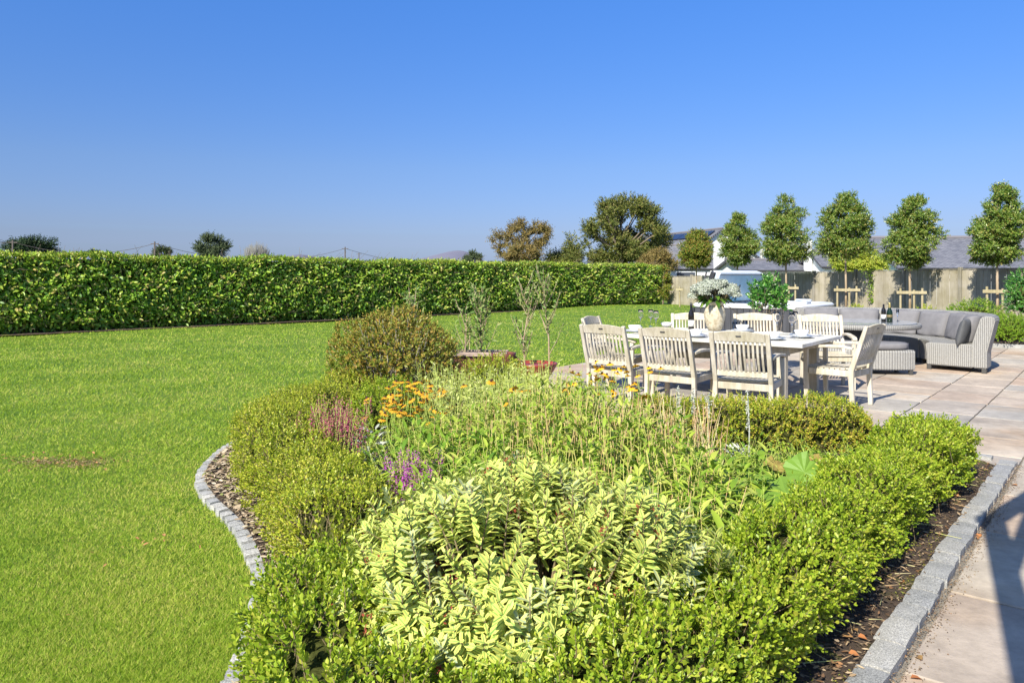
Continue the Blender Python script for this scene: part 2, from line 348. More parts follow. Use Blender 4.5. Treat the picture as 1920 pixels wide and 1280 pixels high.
m_moss = leafmat('moss', [(.12, .11, .01), (.22, .22, .02), (.16, .2, .03)], rough=.9, transl=.1, patch=.3)
def mossmask(x, y):
    v = vf(x, y); u = x * AX[0] + y * AX[1]; return (v > -1.0) & (v < -.76) & (np.sin(u * 3.1 + 1) + .6 * np.sin(u * 7.3) + .4 * np.sin(v * 40) > .25)
tag(chips('moss', 16000, BED, .05, m_moss, np.random.default_rng(4), L=(.006, .014), extra=mossmask), kind='stuff')
# granite kerb (setts) on the patio side, sett edging on the lawn side
m_gran, nt, b = newmat('granite'); n1 = noise(nt, 160, 3, .8); n2 = noise(nt, 9, 4); g = nt.nodes.new('ShaderNodeNewGeometry')
r1 = ramp(nt, [(.33, (.13, .13, .128)), (.5, (.33, .325, .31)), (.66, (.56, .55, .52))], n1.outputs[0]); r2 = ramp(nt, [(0, (.72, .74, .77)), (1, (1.1, 1.08, 1.04))], g.outputs['Random Per Island'])
r3 = ramp(nt, [(.3, (.8, .8, .78)), (.7, (1.08, 1.08, 1.08))], n2.outputs[0])
c = mixc(nt, 'MULTIPLY', 1, r1.outputs[0], r2.outputs[0]); c = mixc(nt, 'MULTIPLY', 1, c, r3.outputs[0]); nt.links.new(c, b.inputs['Base Color'])
b.inputs['Roughness'].default_value = .75; bump(nt, b, n2.outputs[0], .35, .01)
def sett(mb, cx, cy, ang, l, w, z0, z1, g):
    ca, sa = math.cos(ang), math.sin(ang); n = 3; top = []; Vv = []; Fs = []
    def loc(a, b_, z): return (cx + ca * a - sa * b_, cy + sa * a + ca * b_, z)
    grid = {}
    for i in range(n + 1):
        for j in range(n + 1):
            a = (i / n - .5) * l; b_ = (j / n - .5) * w; ed = (i in (0, n)) + (j in (0, n))
            a += g.uniform(-.002, .002); b_ += g.uniform(-.004, .004); z = z1 - .0015 * ed - (.002 if ed == 2 else 0) + g.uniform(-.0015, .0015)
            grid[i, j] = len(Vv); Vv.append(loc(a, b_, z))
    for i in range(n):
        for j in range(n): Fs.append((grid[i, j], grid[i + 1, j], grid[i + 1, j + 1], grid[i, j + 1]))
    ring = [(i, 0) for i in range(n)] + [(n, j) for j in range(n)] + [(i, n) for i in range(n, 0, -1)] + [(0, j) for j in range(n, 0, -1)]
    o = len(Vv)
    for i, j in ring:
        x, y, z = Vv[grid[i, j]]; Vv.append((x, y, z0))
    m = len(ring)
    for k in range(m): Fs.append((grid[ring[k]], grid[ring[(k + 1) % m]], o + (k + 1) % m, o + k))
    mb.add(Vv, Fs)
ANG = math.atan2(AX[1], AX[0])
mb = MB(); u = .7
while u < 6.75:
    l = g_.uniform(.17, .24); x, y = uv2xy(u + l / 2, -.705 + g_.uniform(-.004, .004)); sett(mb, x, y, ANG + g_.uniform(-.03, .03), l - .009, .108 + g_.uniform(-.006, .006), .0, .056 + g_.uniform(-.004, .004), g_); u += l
for k in range(9):
    x, y = uv2xy(6.86 + g_.uniform(-.01, .01), -.80 - k * .2 - .1); sett(mb, x, y, ANG + math.pi / 2, .18, .10, 0, .06, g_)
tag(mb.build('granite_kerb', m_gran), kind='structure')
mb = MB(); pts = [Vector((*p, 0)) for p in smoothline(EDGE, 6)]; acc = 0; last = None
for i in range(len(pts) - 1):
    p, q_ = pts[i], pts[i + 1]
    if last is None or (p - last).length >= .098:
        t = (q_ - p).normalized(); ang = math.atan2(t.y, t.x)
        wv = g_.uniform(.112, .135); sett(mb, p.x, p.y, ang + g_.uniform(-.12, .12), .080 + g_.uniform(-.008, .005), wv, -.02, .040 + g_.uniform(-.004, .004), g_)
        last = p
m_sett = m_gran.copy(); m_sett.name = 'pale_sett'; [setattr(e_, 'color', tuple(min(1, c_ * 1.18) for c_ in e_.color[:3]) + (1,)) for n_ in m_sett.node_tree.nodes if n_.type == 'VALTORGB' and n_.color_ramp.elements[0].color[0] < .2 for e_ in n_.color_ramp.elements]
tag(mb.build('sett_edging', m_sett), kind='structure')
# grass blades: dense near the path, thinning with distance (one object nobody could count)
def grass():
    g = np.random.default_rng(21); n = 900000
    Y = 1 / g.uniform(1 / 34.0, 1 / 1.7, n); X = g.uniform(-.85, .40, n) * Y - g.uniform(0, .8, n)
    hd = (X + 16.2) * -.690 + (Y - 14.2) * .7235
    ok = (hd < .12) & ~inpoly(X, Y, BED) & ((X * VX[0] + Y * VX[1] < -6.9) | (X < -.9))
    e = np.array(EDGE); 
    X, Y = X[ok], Y[ok]
    d = np.full(len(X), 9.0)
    for ex, ey in e[::2]: d = np.minimum(d, (X - ex) ** 2 + (Y - ey) ** 2)
    k = d > .060 ** 2; X, Y = X[k], Y[k]; n = len(X)
    cl = lumps(X * 2.5, Y * 2.5) * .5 + .5
    h = (.010 + .011 * g.random(n)) * (.8 + .4 * cl) * np.clip(Y / 5, 1, 2.2); w = .0030 * np.clip(Y / 3.0, 1, 9)
    a = g.uniform(0, 6.28, n); lean = g.uniform(.3, 1.6, n); b_ = g.uniform(0, 6.28, n)
    B = np.stack([X, Y, -.002 + .03 * np.sin(X * .5 + 1) * np.sin(Y * .33) * np.clip((Y - 9) / 8, 0, 1) + .16 * np.exp(-(((X - 4.5) / 3.2) ** 2 + ((Y - 30) / 5) ** 2))], 1); S = np.stack([np.cos(a), np.sin(a), np.zeros(n)], 1) * (w / 2)[:, None]
    T = B + np.stack([np.cos(b_) * lean * h, np.sin(b_) * lean * h, h], 1)
    V = np.stack([B - S, B + S, T], 1).reshape(-1, 3); fs = [(np.arange(n) * 3)[:, None] + np.array([[0, 1, 2]])]
    m = leafmat('grass_blade', [(.085, .165, .010), (.13, .225, .014), (.19, .295, .020), (.235, .33, .028), (.30, .355, .05), (.40, .37, .10)], rough=.6, transl=.4, spec=.25, patch=1.2, pscale=.7, gain=1.5)
    tag(link('grass', npmesh('grass', V, fs), m), kind='stuff')
grass()
m_dead = leafmat('dry_leaf', [(.20, .10, .04), (.32, .17, .07), (.14, .07, .03)], rough=.8, transl=.1)
g = np.random.default_rng(8)
lf = [(*at(p, q), .035) for p, q in ((25, 858), (55, 862), (95, 870), (110, 866), (140, 868), (165, 870), (100, 874), (178, 872), (300, 1030), (150, 1165), (85, 868))]
P = np.array(lf) + np.c_[g.normal(0, .04, (len(lf), 2)), np.zeros(len(lf))]
P = np.concatenate([P] + [P[:9] + np.c_[g.normal(0, .13, (9, 2)), np.zeros(9)] - [0, 0, .008] for _ in range(12)])
tag(leaves('fallen_leaves', P, g.normal(0, 1, P.shape) * [1, 1, .15], np.tile([0, 0, 1.], (len(P), 1)) + g.normal(0, .2, P.shape), g.uniform(.015, .045, len(P)), g.uniform(.006, .02, len(P)), m_dead, curl=.2), kind='stuff')

# ------------------------------------------------------------------ hedges
def pathsample(pts, m, g):
    P = np.array(pts, float); d = np.linalg.norm(np.diff(P, axis=0), axis=1); c = np.r_[0, np.cumsum(d)]; T = c[-1]
    s = g.uniform(0, T, m); return P, c, T, s
def patheval(P, c, s):
    i = np.clip(np.searchsorted(c, s) - 1, 0, len(P) - 2); t = (s - c[i]) / (c[i + 1] - c[i]); q = P[i] + (P[i + 1] - P[i]) * t[:, None]
    d = P[i + 1] - P[i]; d = d / np.linalg.norm(d, axis=1, keepdims=True); return q, np.stack([d[:, 1], -d[:, 0]], 1)   # right-hand normal
def hedge(name, label, pts, hw, h, dens, leafL, leafW, mat, mcore, seed, slen=.07, nl=10, e=.55, amp=.05, zb=.08, op=.9, endround=True, lumpscale=1.0, simple=False, hw2=None):
    g = np.random.default_rng(seed); pts = smoothline(pts, 10); P = np.array(pts, float); d = np.linalg.norm(np.diff(P, axis=0), axis=1); c = np.r_[0, np.cumsum(d)]; T = c[-1]
    def surf(s, ph, k=1.0):
        q, nr = patheval(P, c, s); f = np.ones_like(s)
        hwl = hw if hw2 is None else (np.interp(s / T, *hw2) if isinstance(hw2, tuple) else hw + (hw2 - hw) * s / T)
        if endround:
            dd = np.minimum(s, T - s) / .26; f = np.sqrt(np.clip(1 - (1 - np.clip(dd, 0, 1)) ** 2, 0.02, 1))
        cx, sz = np.cos(ph), np.sin(ph)
        ox = np.sign(cx) * np.abs(cx) ** e; oz = sz ** e
        am = lumps(q[:, 0] * lumpscale, q[:, 1] * lumpscale, oz, 1.3, seed) * amp + lumps(s * 4, ph * 1.5, 0, 1, seed) * amp * .5
        off = (hwl * ox * k * f + am * ox * k); z = zb + (h - zb) * oz * (.55 + .45 * f) * (1 - (1 - k) * .6) + am * oz * k
        Pp = np.stack([q[:, 0] + nr[:, 0] * off, q[:, 1] + nr[:, 1] * off, z], 1)
        Nn = np.stack([nr[:, 0] * cx, nr[:, 1] * cx, sz * 1.0], 1); return Pp, nrm(Nn)
    root = thing(name, label, 'hedge', (float(P[:, 0].mean()), float(P[:, 1].mean()), 0)) ; off = np.array(root.location)
    m = int(T * (2 * h + 2 * hw) * dens); s = g.uniform(0, T, m); f_ = g.random(m); side_ = g.random(m) < 1.7 * h / (1.7 * h + 2 * hw); ph = np.where(side_, np.arcsin(f_ ** (1 / e)), np.arccos(f_ ** (1 / e))); ph = np.where(g.random(m) < .5, ph, math.pi - ph)
    k = 1 - .22 * g.random(m) ** 1.5
    B, N = surf(s, ph, k); D = N * 1.0 + np.array([0, 0, .55]) + g.normal(0, .45, (m, 3))
    gap = lumps(B[:, 0] * 3, B[:, 1] * 3, B[:, 2] * 3, 1.8, seed) > -.74 - .3 * g.random(m); B, D = B[gap], D[gap]; m = len(B)
    sl = slen * g.uniform(.5, 1.35, m) * np.where(g.random(m) < .03, 2.0, 1)
    B2 = B - nrm(D) * (sl * .55)[:, None]
    Pl, Dl, Nl, Ll, Wl = sprigs(B2 - off, D, sl, nl, leafL, leafW, op=op, g=g)
    leaves('foliage', Pl, Dl, Nl, Ll, Wl, mat, root, fold=.12, curl=.08, simple=simple, blunt=.8)
    Dn = nrm(D); k2 = g.random(m) < .5
    rods('twigs', (B2 - Dn * .06 - off)[k2], (B2 + Dn * (sl * .9)[:, None] - off)[k2], .0016 * (leafL / .02), .0008 * (leafL / .02), m_twig, root, 3)
    ns, npz = max(12, int(T / .08)), 14; S, PH = np.meshgrid(np.linspace(0, T, ns), np.linspace(0.0, math.pi, npz), indexing='ij')
    C, _ = surf(S.ravel() * .9999 + 1e-5, PH.ravel(), .62); C = C - off
    q = np.array([[i * npz + j, (i + 1) * npz + j, (i + 1) * npz + j + 1, i * npz + j + 1] for i in range(ns - 1) for j in range(npz - 1)])
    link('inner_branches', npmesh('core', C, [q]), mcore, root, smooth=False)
    # woody stems under the skirt
    m = int(T * 22); s = g.uniform(0, T, m); A, _ = surf(s, g.uniform(.3, 2.84, m), .1 + .5 * g.random(m)); A2, _ = surf(np.clip(s + g.normal(0, .06, m), 0, T), g.uniform(.1, 3.04, m), .9 * np.ones(m)); A[:, 2] = .03
    A2[:, 2] = np.maximum(A2[:, 2] * .6, .14)
    rods('woody_stems', A - off, A2 - off, .006, .003, m_bark, root, 5)
    return root
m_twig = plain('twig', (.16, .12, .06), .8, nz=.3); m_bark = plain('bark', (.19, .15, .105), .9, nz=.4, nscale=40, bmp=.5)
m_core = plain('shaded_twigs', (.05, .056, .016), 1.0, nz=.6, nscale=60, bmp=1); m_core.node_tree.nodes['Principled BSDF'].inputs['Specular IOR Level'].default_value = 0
BOXG = [(.10, .17, .012), (.16, .25, .016), (.23, .32, .022), (.30, .38, .035), (.34, .36, .05)]
m_box1 = leafmat('box_leaf_fresh', BOXG, patch=.6, pscale=2.5, rough=.38, transl=.35)
m_box2 = leafmat('box_leaf_golden', [(.12, .18, .014), (.19, .26, .018), (.27, .33, .026), (.36, .40, .04), (.42, .40, .06)], patch=.6, pscale=2.5, rough=.38, transl=.35)
m_box3 = leafmat('box_leaf_amber', [(.12, .20, .014), (.21, .29, .02), (.31, .37, .03), (.40, .40, .05), (.46, .32, .07)], patch=.8, pscale=2.0, rough=.38, transl=.35)
def vline(v, us): return [uv2xy(u, v) for u in us]
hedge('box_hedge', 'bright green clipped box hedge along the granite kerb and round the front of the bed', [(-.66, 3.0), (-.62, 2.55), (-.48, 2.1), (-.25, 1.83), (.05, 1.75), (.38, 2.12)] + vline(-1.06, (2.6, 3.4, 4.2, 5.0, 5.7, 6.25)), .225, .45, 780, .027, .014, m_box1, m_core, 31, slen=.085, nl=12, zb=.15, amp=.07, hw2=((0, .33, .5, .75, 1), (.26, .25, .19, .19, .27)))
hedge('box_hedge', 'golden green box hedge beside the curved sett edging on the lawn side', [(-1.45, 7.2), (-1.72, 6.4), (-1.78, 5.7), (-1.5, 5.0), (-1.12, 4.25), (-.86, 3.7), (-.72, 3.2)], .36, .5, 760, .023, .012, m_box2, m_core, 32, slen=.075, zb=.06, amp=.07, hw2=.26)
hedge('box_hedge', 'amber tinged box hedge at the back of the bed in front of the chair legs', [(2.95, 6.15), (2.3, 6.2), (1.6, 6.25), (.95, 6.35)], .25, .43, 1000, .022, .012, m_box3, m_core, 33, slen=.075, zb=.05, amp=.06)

LAUR = [(.06, .145, .016), (.10, .21, .018), (.15, .28, .024), (.22, .34, .03), (.31, .40, .05), (.34, .28, .09)]
m_laurel = leafmat('laurel_leaf', LAUR, rough=.42, transl=.25, spec=.4, patch=.35, pscale=.8)
m_ltop = leafmat('laurel_young_leaf', [(.09, .17, .018), (.17, .26, .025), (.26, .33, .035), (.30, .30, .06)], rough=.35, transl=.3, patch=.3)
def laurel():
    g = np.random.default_rng(41); A = np.array([-16.2, 14.2]); Bp = np.array([7.45, 36.7]); d = Bp - A; T = np.linalg.norm(d); d /= T; nf = np.array([d[1], -d[0]])
    root = thing('laurel_hedge', 'long tall clipped laurel hedge with glossy leaves along the far side of the lawn', 'hedge', (A[0], A[1], 0)); off = np.array([A[0], A[1], 0])
    H = lambda s: 1.96 + (.03 * np.sin(s * 1.1) + .03 * np.sin(s * 2.7)) - .08 * (s / T)
    m = 52000; s = T * g.random(m) ** 1.15; zz = g.random(m) * 1.0 - .01; hh = H(s); z = zz * hh
    bulge = .10 * lumps(s * .9, z * 1.6) + .05 * lumps(s * 3, z * 3) + .06 * np.sin(zz * 3.1); dep = -.22 * g.random(m) ** 1.3 + bulge - .20 * np.clip(.14 - zz, 0, 1) * 5
    P = np.stack([A[0] + d[0] * s + nf[0] * dep, A[1] + d[1] * s + nf[1] * dep, z + .05], 1)
    N = np.stack([nf[0] + 0 * s, nf[1] - .3 + 0 * s, .9 + 0 * s], 1) + g.normal(0, .45, (m, 3)); D = np.stack([nf[0] * .3 + 0 * s, nf[1] * .3 + 0 * s, .1 + 0 * s], 1) + g.normal(0, .8, (m, 3))
    L = g.uniform(.09, .16, m); leaves('foliage', P - off, D, N, L, L * .42, m_laurel, root, fold=.15, curl=.15)
    m = 19000; s = T * g.random(m) ** 1.15; w = g.uniform(-1.3, .08, m) ; w = np.where(g.random(m) < .5, g.uniform(-.35, .1, m), w); hh = H(s)
    P = np.stack([A[0] + d[0] * s + nf[0] * w, A[1] + d[1] * s + nf[1] * w, hh + g.normal(0, .03, m) - .06 * np.clip(w, 0, 1) / .1 + np.where(g.random(m) < .02, .07, 0)], 1)
    N = g.normal(0, .5, (m, 3)) + [0, 0, .6]; D = g.normal(0, .7, (m, 3)) + [0, 0, .8]; L = g.uniform(.06, .10, m)
    leaves('clipped_top', P - off, D, N, L, L * .42, m_ltop, root, fold=.15, curl=.12)
    m = 3000; s = g.uniform(0, T, m); z = g.uniform(.1, 1.95, m); P = np.stack([A[0] + d[0] * s - nf[0] * .25, A[1] + d[1] * s - nf[1] * .25, z], 1); Q = P + np.stack([nf[0] * .3 + 0 * s, nf[1] * .3 + 0 * s, .15 + 0 * s], 1) + g.normal(0, .15, (m, 3))
    rods('twigs', P - off, Q - off, .006, .003, m_bark, root, 4)
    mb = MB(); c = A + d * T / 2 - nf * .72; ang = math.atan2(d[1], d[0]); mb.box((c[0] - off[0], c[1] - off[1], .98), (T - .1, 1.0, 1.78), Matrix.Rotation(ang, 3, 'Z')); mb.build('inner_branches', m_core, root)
laurel()

# ------------------------------------------------------------------ plants in the bed
m_hebe = leafmat('variegated_leaf', [(.16, .27, .06), (.20, .33, .07), (.26, .36, .10), (.14, .26, .05)], rough=.5, spec=.3, transl=.25, varieg=(.64, .66, .16), patch=.4)
m_hebe2 = leafmat('variegated_leaf_pale', [(.22, .30, .20), (.26, .33, .22), (.22, .30, .18)], rough=.5, spec=.3, transl=.25, varieg=(.56, .58, .20), patch=.4)
m_redb = leafmat('spent_flower', [(.16, .03, .015), (.25, .06, .03), (.12, .04, .02)], rough=.8, transl=.1)
def hebe():
    g = np.random.default_rng(51); cx, cy = .045, 2.58; root = thing('variegated_shrub', 'cream and green variegated evergreen shrub with whorled leaves in the front of the bed', 'shrub', (cx, cy, 0))
    pts = []; tries = 0
    while len(pts) < 400 and tries < 60000:
        tries += 1
        a = g.uniform(0, 6.28); r = math.sqrt(g.random()); x = .70 * r * math.cos(a) * (1 + .12 * math.sin(3 * a + 1)); y = .60 * r * math.sin(a) * (1 + .1 * math.sin(2 * a))
        z = .44 + .31 * math.sqrt(max(0, 1 - r * r)) + .05 * math.sin(x * 9 + 1) * math.sin(y * 8) - .10 * r ** 4 - (0.08 if y < -.3 else 0)
        z += .07 * math.exp(-(((x + .25) / .2) ** 2 + ((y - .35) / .2) ** 2))
        mn = .041 if tries < 30000 else .034
        if any((x - p[0]) ** 2 + (y - p[1]) ** 2 < mn ** 2 for p in pts): continue
        if math.sin(x * 8 + 2.2) * math.sin(y * 7.5 + .5) < -.88: continue
        pts.append((x, y, z + g.normal(0, .022), r, a))
    T = np.array([[p[0], p[1], p[2]] for p in pts]); r = np.array([p[3] for p in pts])
    # second, lower tier fills the flanks
    a = np.where(g.random(200) < .5, g.uniform(3.3, 6.1, 200), g.uniform(0, 6.28, 200)); rr_ = g.uniform(.80, 1.0, 200); T2 = np.stack([.66 * rr_ * np.cos(a), .60 * rr_ * np.sin(a), g.uniform(.2, .46, 200)], 1); a3 = g.uniform(3.5, 5.9, 110); r3 = g.uniform(.45, .95, 110); T3 = np.stack([.66 * r3 * np.cos(a3), .60 * r3 * np.sin(a3), .30 + .24 * (1 - r3) + g.uniform(0, .16, 110)], 1); T2 = np.concatenate([T2, T3]); T = np.concatenate([T, T2]); r = np.concatenate([r, np.ones(310)])
    D = np.stack([T[:, 0] * .75 * r, T[:, 1] * .75 * r, .62 + .2 * (1 - r)], 1) + g.normal(0, .20, (len(T), 3)); D = nrm(D)
    sl = g.uniform(.11, .19, len(T)); B = T - D * sl[:, None]
    sel = g.random(len(T)) < .15; S = g.uniform(.75, 1.25, len(T))
    for nm, k, mat in (('leaf_shoots', ~sel, m_hebe), ('pale_leaf_shoots', sel, m_hebe2)):
        m = k.sum(); arr = sprigs(B[k], D[k], sl[k], 30, .058 * S[k], .0205 * S[k], op=1.42, tipscale=.60, start=.0, jit=.05, g=g, dec=.38, phj=.10); leaves(nm, *arr, mat, root, fold=.10, curl=.12, blunt=1.0)
    root_p = np.stack([B[:, 0] * .25, B[:, 1] * .25, np.zeros(len(B))], 1); rods('stems', root_p, B, .008, .0035, m_twig, root, 5); rods('stem_tips', B, B + D * sl[:, None], .0035, .0015, m_twig, root, 4)
    k = g.random(len(T)) < .17; Q = (T[k] - D[k] * .035 + g.normal(0, .02, (k.sum(), 3)) + [0, -.012, .01]); n = 14; Q = np.repeat(Q, n, 0)
    leaves('spent_flowers', Q + g.normal(0, .009, Q.shape), g.normal(0, 1, Q.shape) + [0, 0, .6], g.normal(0, 1, Q.shape), .013, .006, m_redb, root, simple=True)
hebe()

def stand(name, label, cat, poly, n, h, leafL, leafW, mats, seed, nleaf=9, lean=.12, rstem=.0028, hfun=None, bare=.0, zoff=.04, loc=None, group=None, droop=.3, z0f=.15, z1f=1.0, ang=.95):
    """a clump of upright stems with leaves set round them. mats: leaf material, stem material"""
    g = np.random.default_rng(seed); P_ = np.array(poly); lo, hi = P_.min(0), P_.max(0)
    x = g.uniform(lo[0], hi[0], n * 6); y = g.uniform(lo[1], hi[1], n * 6); k = inpoly(x, y, poly); x, y = x[k][:n], y[k][:n]; n = len(x)
    c = (float(x.mean()), float(y.mean()), 0); root = thing(name, label, cat, c, group=group); off = np.array(c)
    hh = np.array([hfun(a, b_) for a, b_ in zip(x, y)]) if hfun else np.full(n, h); hh = hh * g.uniform(.72, 1.1, n)
    B = np.stack([x, y, np.full(n, zoff)], 1) - off; D = np.stack([g.normal(0, lean, n), g.normal(0, lean, n), np.ones(n)], 1); T = B + D * hh[:, None]
    M = B + (T - B) * .55 + g.normal(0, .02, B.shape)
    rods('stems', np.concatenate([B, M]), np.concatenate([M, T]), np.r_[np.full(n, rstem), np.full(n, rstem * .8)], np.r_[np.full(n, rstem * .8), np.full(n, rstem * .4)], mats[1], root, 4)
    if nleaf:
        N_ = n * nleaf; t = g.uniform(z0f, z1f, N_); bi = np.repeat(np.arange(n), nleaf); keep = g.random(N_) > bare; t, bi = t[keep], bi[keep]
        tt = t[:, None]; Pp = np.where(tt < .55, B[bi] + (M[bi] - B[bi]) * tt / .55, M[bi] + (T[bi] - M[bi]) * (tt - .55) / .45)
        a = g.uniform(0, 6.28, len(t)); an = ang * g.uniform(.5, 1.3, len(t)); Dl = np.stack([np.cos(a) * np.sin(an), np.sin(a) * np.sin(an), np.cos(an)], 1); Nl = np.stack([-np.cos(a) * np.cos(an), -np.sin(a) * np.cos(an), np.sin(an)], 1) + g.normal(0, .2, (len(t), 3))
        L = leafL * g.uniform(.6, 1.2, len(t)) * (1.15 - .45 * t); leaves('foliage', Pp, Dl, Nl, L, L * leafW / leafL, mats[0], root, fold=.15, curl=droop)
    return root, T + off
m_lime = leafmat('lime_leaf', [(.11, .205, .018), (.19, .295, .027), (.29, .375, .045), (.38, .41, .09)], patch=.5, transl=.35)
m_mid = leafmat('mid_green_leaf', [(.07, .16, .015), (.13, .24, .02), (.20, .31, .03), (.30, .37, .06)], patch=.5, transl=.35)
m_dark = leafmat('dark_leaf', [(.02, .06, .01), (.04, .10, .012), (.08, .16, .02), (.13, .20, .03)], patch=.4, transl=.2)
m_straw = leafmat('straw_stem', [(.34, .34, .09), (.42, .37, .14), (.28, .34, .06), (.32, .20, .09), (.42, .31, .16)], rough=.6, transl=.15, patch=.5, pscale=1.5)
m_tan = leafmat('dry_stem', [(.34, .22, .11), (.42, .32, .17), (.26, .15, .08), (.46, .40, .22), (.34, .36, .12)], rough=.7, transl=.1)
m_grnst = leafmat('green_stem', [(.20, .28, .05), (.28, .34, .07), (.24, .30, .05)], rough=.5, transl=.1)
hb = lambda x, y: .46 + .07 * math.sin(x * 4) + .12 * min(1, max(0, (y - 3.4) / 1.5))
stand('tall_perennials', 'tall leafy perennials with straw coloured stems behind the variegated shrub', 'perennial plants', [(-.35, 3.35), (.2, 3.15), (.75, 3.1), (1.02, 3.6), (1.15, 4.3), (1.1, 5.0), (.7, 5.6), (-.2, 5.6), (-.6, 4.7), (-.6, 3.9)], 1150, .6, .10, .027, (m_lime, m_straw), 61, nleaf=12, hfun=hb, rstem=.0032)
stand('dry_seed_stems', 'clump of reddish brown dry stems standing between the yellow flowers and back hedge', 'perennial plants', [(.3, 4.7), (1.15, 4.5), (1.5, 5.3), (1.2, 5.75), (.5, 5.7)], 200, .54, .07, .012, (m_straw, m_tan), 62, nleaf=3, rstem=.0035, droop=.6)
stand('pale_daisy_bush', 'pale yellow green bushy perennial with fine leaves in the middle back of the bed', 'perennial plants', [(-.55, 5.2), (.4, 5.1), (.75, 5.7), (.5, 6.6), (-.1, 7.1), (-.75, 6.6)], 900, .62, .055, .02, (leafmat('pale_leaf', [(.28, .34, .08), (.38, .42, .12), (.46, .46, .20), (.30, .38, .08)], transl=.3), m_grnst), 63, nleaf=14, hfun=lambda x, y: .60 + .05 * math.sin(x * 7))
# broad lance leaves in the middle
stand('broad_leaved_plant', 'bright lime plants with broad arching leaves between the stems and the kerb side hedge', 'plant', [(.5, 3.3), (.95, 3.05), (1.3, 3.7), (1.4, 4.1), (1.2, 4.6), (.8, 4.0)], 240, .36, .15, .045, (m_lime, m_grnst), 64, nleaf=5, lean=.3, droop=.5, ang=.8)
stand('broad_leaved_plant', 'mid green plants with broad upright leaves beside the purple flowers', 'plant', [(-.7, 4.0), (-.15, 3.5), (.3, 4.2), (-.1, 5.0), (-.75, 4.9)], 380, .44, .13, .036, (m_mid, m_grnst), 65, nleaf=7, lean=.25, droop=.45, ang=.8)
# ground cover under it all
gc = stand('ground_cover', None, None, [(-.6, 3.4), (.3, 3.0), (1.3, 3.4), (2.2, 4.6), (2.6, 5.5), (1.4, 5.9), (.4, 7.2), (-.6, 8.2), (-1.2, 7.2), (-1.1, 5.2)], 1500, .22, .045, .022, (m_mid, m_grnst), 66, nleaf=7, lean=.5)[0]
gc.pop('label', None); gc['kind'] = 'stuff'
for ch in gc.children: pass
# flowers
m_yel = leafmat('yellow_petal', [(.75, .42, .01), (.85, .52, .02), (.8, .36, .01)], rough=.6, transl=.25, gain=1.0); m_org = leafmat('orange_petal', [(.60, .27, .015), (.68, .35, .02), (.66, .40, .03)], rough=.6, transl=.2, gain=1.0); m_brn = plain('brown_cone', (.05, .02, .01), .9)
def daisies(name, label, poly, n, h, seed, mp, rad=.031):
    g = np.random.default_rng(seed); root, T = stand(name, label, 'flowers', poly, n, h, .06, .018, (m_mid, m_grnst), seed, nleaf=7, lean=.12, z1f=.8)
    off = np.array(root.location); T = T - off; k = g.random(len(T)) < .85; T = T[k][:98]; n = len(T); npt = 12; gg = np.random.default_rng(5); a = np.arange(npt) * 2 * math.pi / npt; Dp = np.stack([np.cos(a), np.sin(a), 0 * a - .22], 1); Pp = Dp * .006
    first = leaves('flower_head', Pp, Dp, np.tile([0, 0, 1.], (npt, 1)), rad, .015, mp, root, fold=.05, curl=.22); me = first.data
    cm = bmesh.new(); cm.from_mesh(me); r_ = bmesh.ops.create_uvsphere(cm, u_segments=8, v_segments=5, radius=.009, matrix=Matrix.Translation((0, 0, .004))); vs_ = set(r_['verts'])
    for f_ in cm.faces:
        if all(v_ in vs_ for v_ in f_.verts): f_.material_index = 1
    cm.to_mesh(me); cm.free(); me.materials.append(m_brn)
    for q_, p in enumerate(T):
        o_ = first if q_ == 0 else first.copy()
        if q_: col.objects.link(o_); o_.parent = root
        sc_ = g.uniform(.75, 1.1); o_.location = tuple(p); o_.scale = (sc_,) * 3; o_.rotation_euler = (g.normal(.18, .25), g.normal(-.1, .25), g.uniform(0, 6))
daisies('orange_coneflowers', 'flat orange daisy flowers in front of the rounded bronze bush', [(-1.0, 5.1), (-.5, 4.95), (-.45, 5.7), (-.62, 6.1), (-.95, 6.1)], 115, .56, 71, m_org)
daisies('yellow_coneflowers', 'yellow black eyed daisies in front of the first near side chair', [(.42, 5.75), (.95, 5.6), (1.15, 6.0), (.55, 6.3)], 60, .66, 72, m_yel)
daisies('yellow_coneflowers', 'few orange yellow daisies scattered in the pale bush', [(-.2, 5.2), (.5, 5.1), (.5, 5.5), (-.2, 5.6)], 12, .62, 73, m_org)
def spikes(name, label, poly, n, h, seed, cols, lm, fl=.012, top=.45, nf=26):
    root, T = stand(name, label, 'flowers', poly, n, h, .03, .008, (lm, m_grnst), seed, nleaf=10, lean=.12, z1f=.6); g = np.random.default_rng(seed + 500)
    off = np.array(root.location); T = T - off; n = len(T); m = leafmat('petal_' + name, cols, rough=.6, transl=.3)
    t = np.tile(np.linspace(0, 1, nf), n); Pp = np.repeat(T, nf, 0) - np.stack([0 * t, 0 * t, t * h * top], 1) + g.normal(0, .007, (n * nf, 3)); D = g.normal(0, 1, (n * nf, 3)) + [0, 0, .3]
    leaves('blossom', Pp, D, g.normal(0, 1, (n * nf, 3)), fl * (.6 + .5 * t), fl * .6, m, root, simple=True)
spikes('purple_flower_spikes', 'small vivid purple flower spikes left of the variegated shrub', [(-.70, 3.8), (-.46, 3.75), (-.42, 4.05), (-.68, 4.1)], 75, .435, 74, [(.42, .06, .42), (.56, .12, .52), (.46, .08, .38)], m_mid, fl=.012, top=.22, nf=55)
spikes('pink_heather', 'dusty pink heather growing inside the golden green hedge', [(-1.45, 5.1), (-1.16, 4.6), (-.98, 4.75), (-1.1, 5.2)], 120, .56, 75, [(.42, .06, .14), (.50, .12, .20), (.38, .16, .16), (.30, .10, .08)], m_mid, fl=.016, top=.26, nf=28)
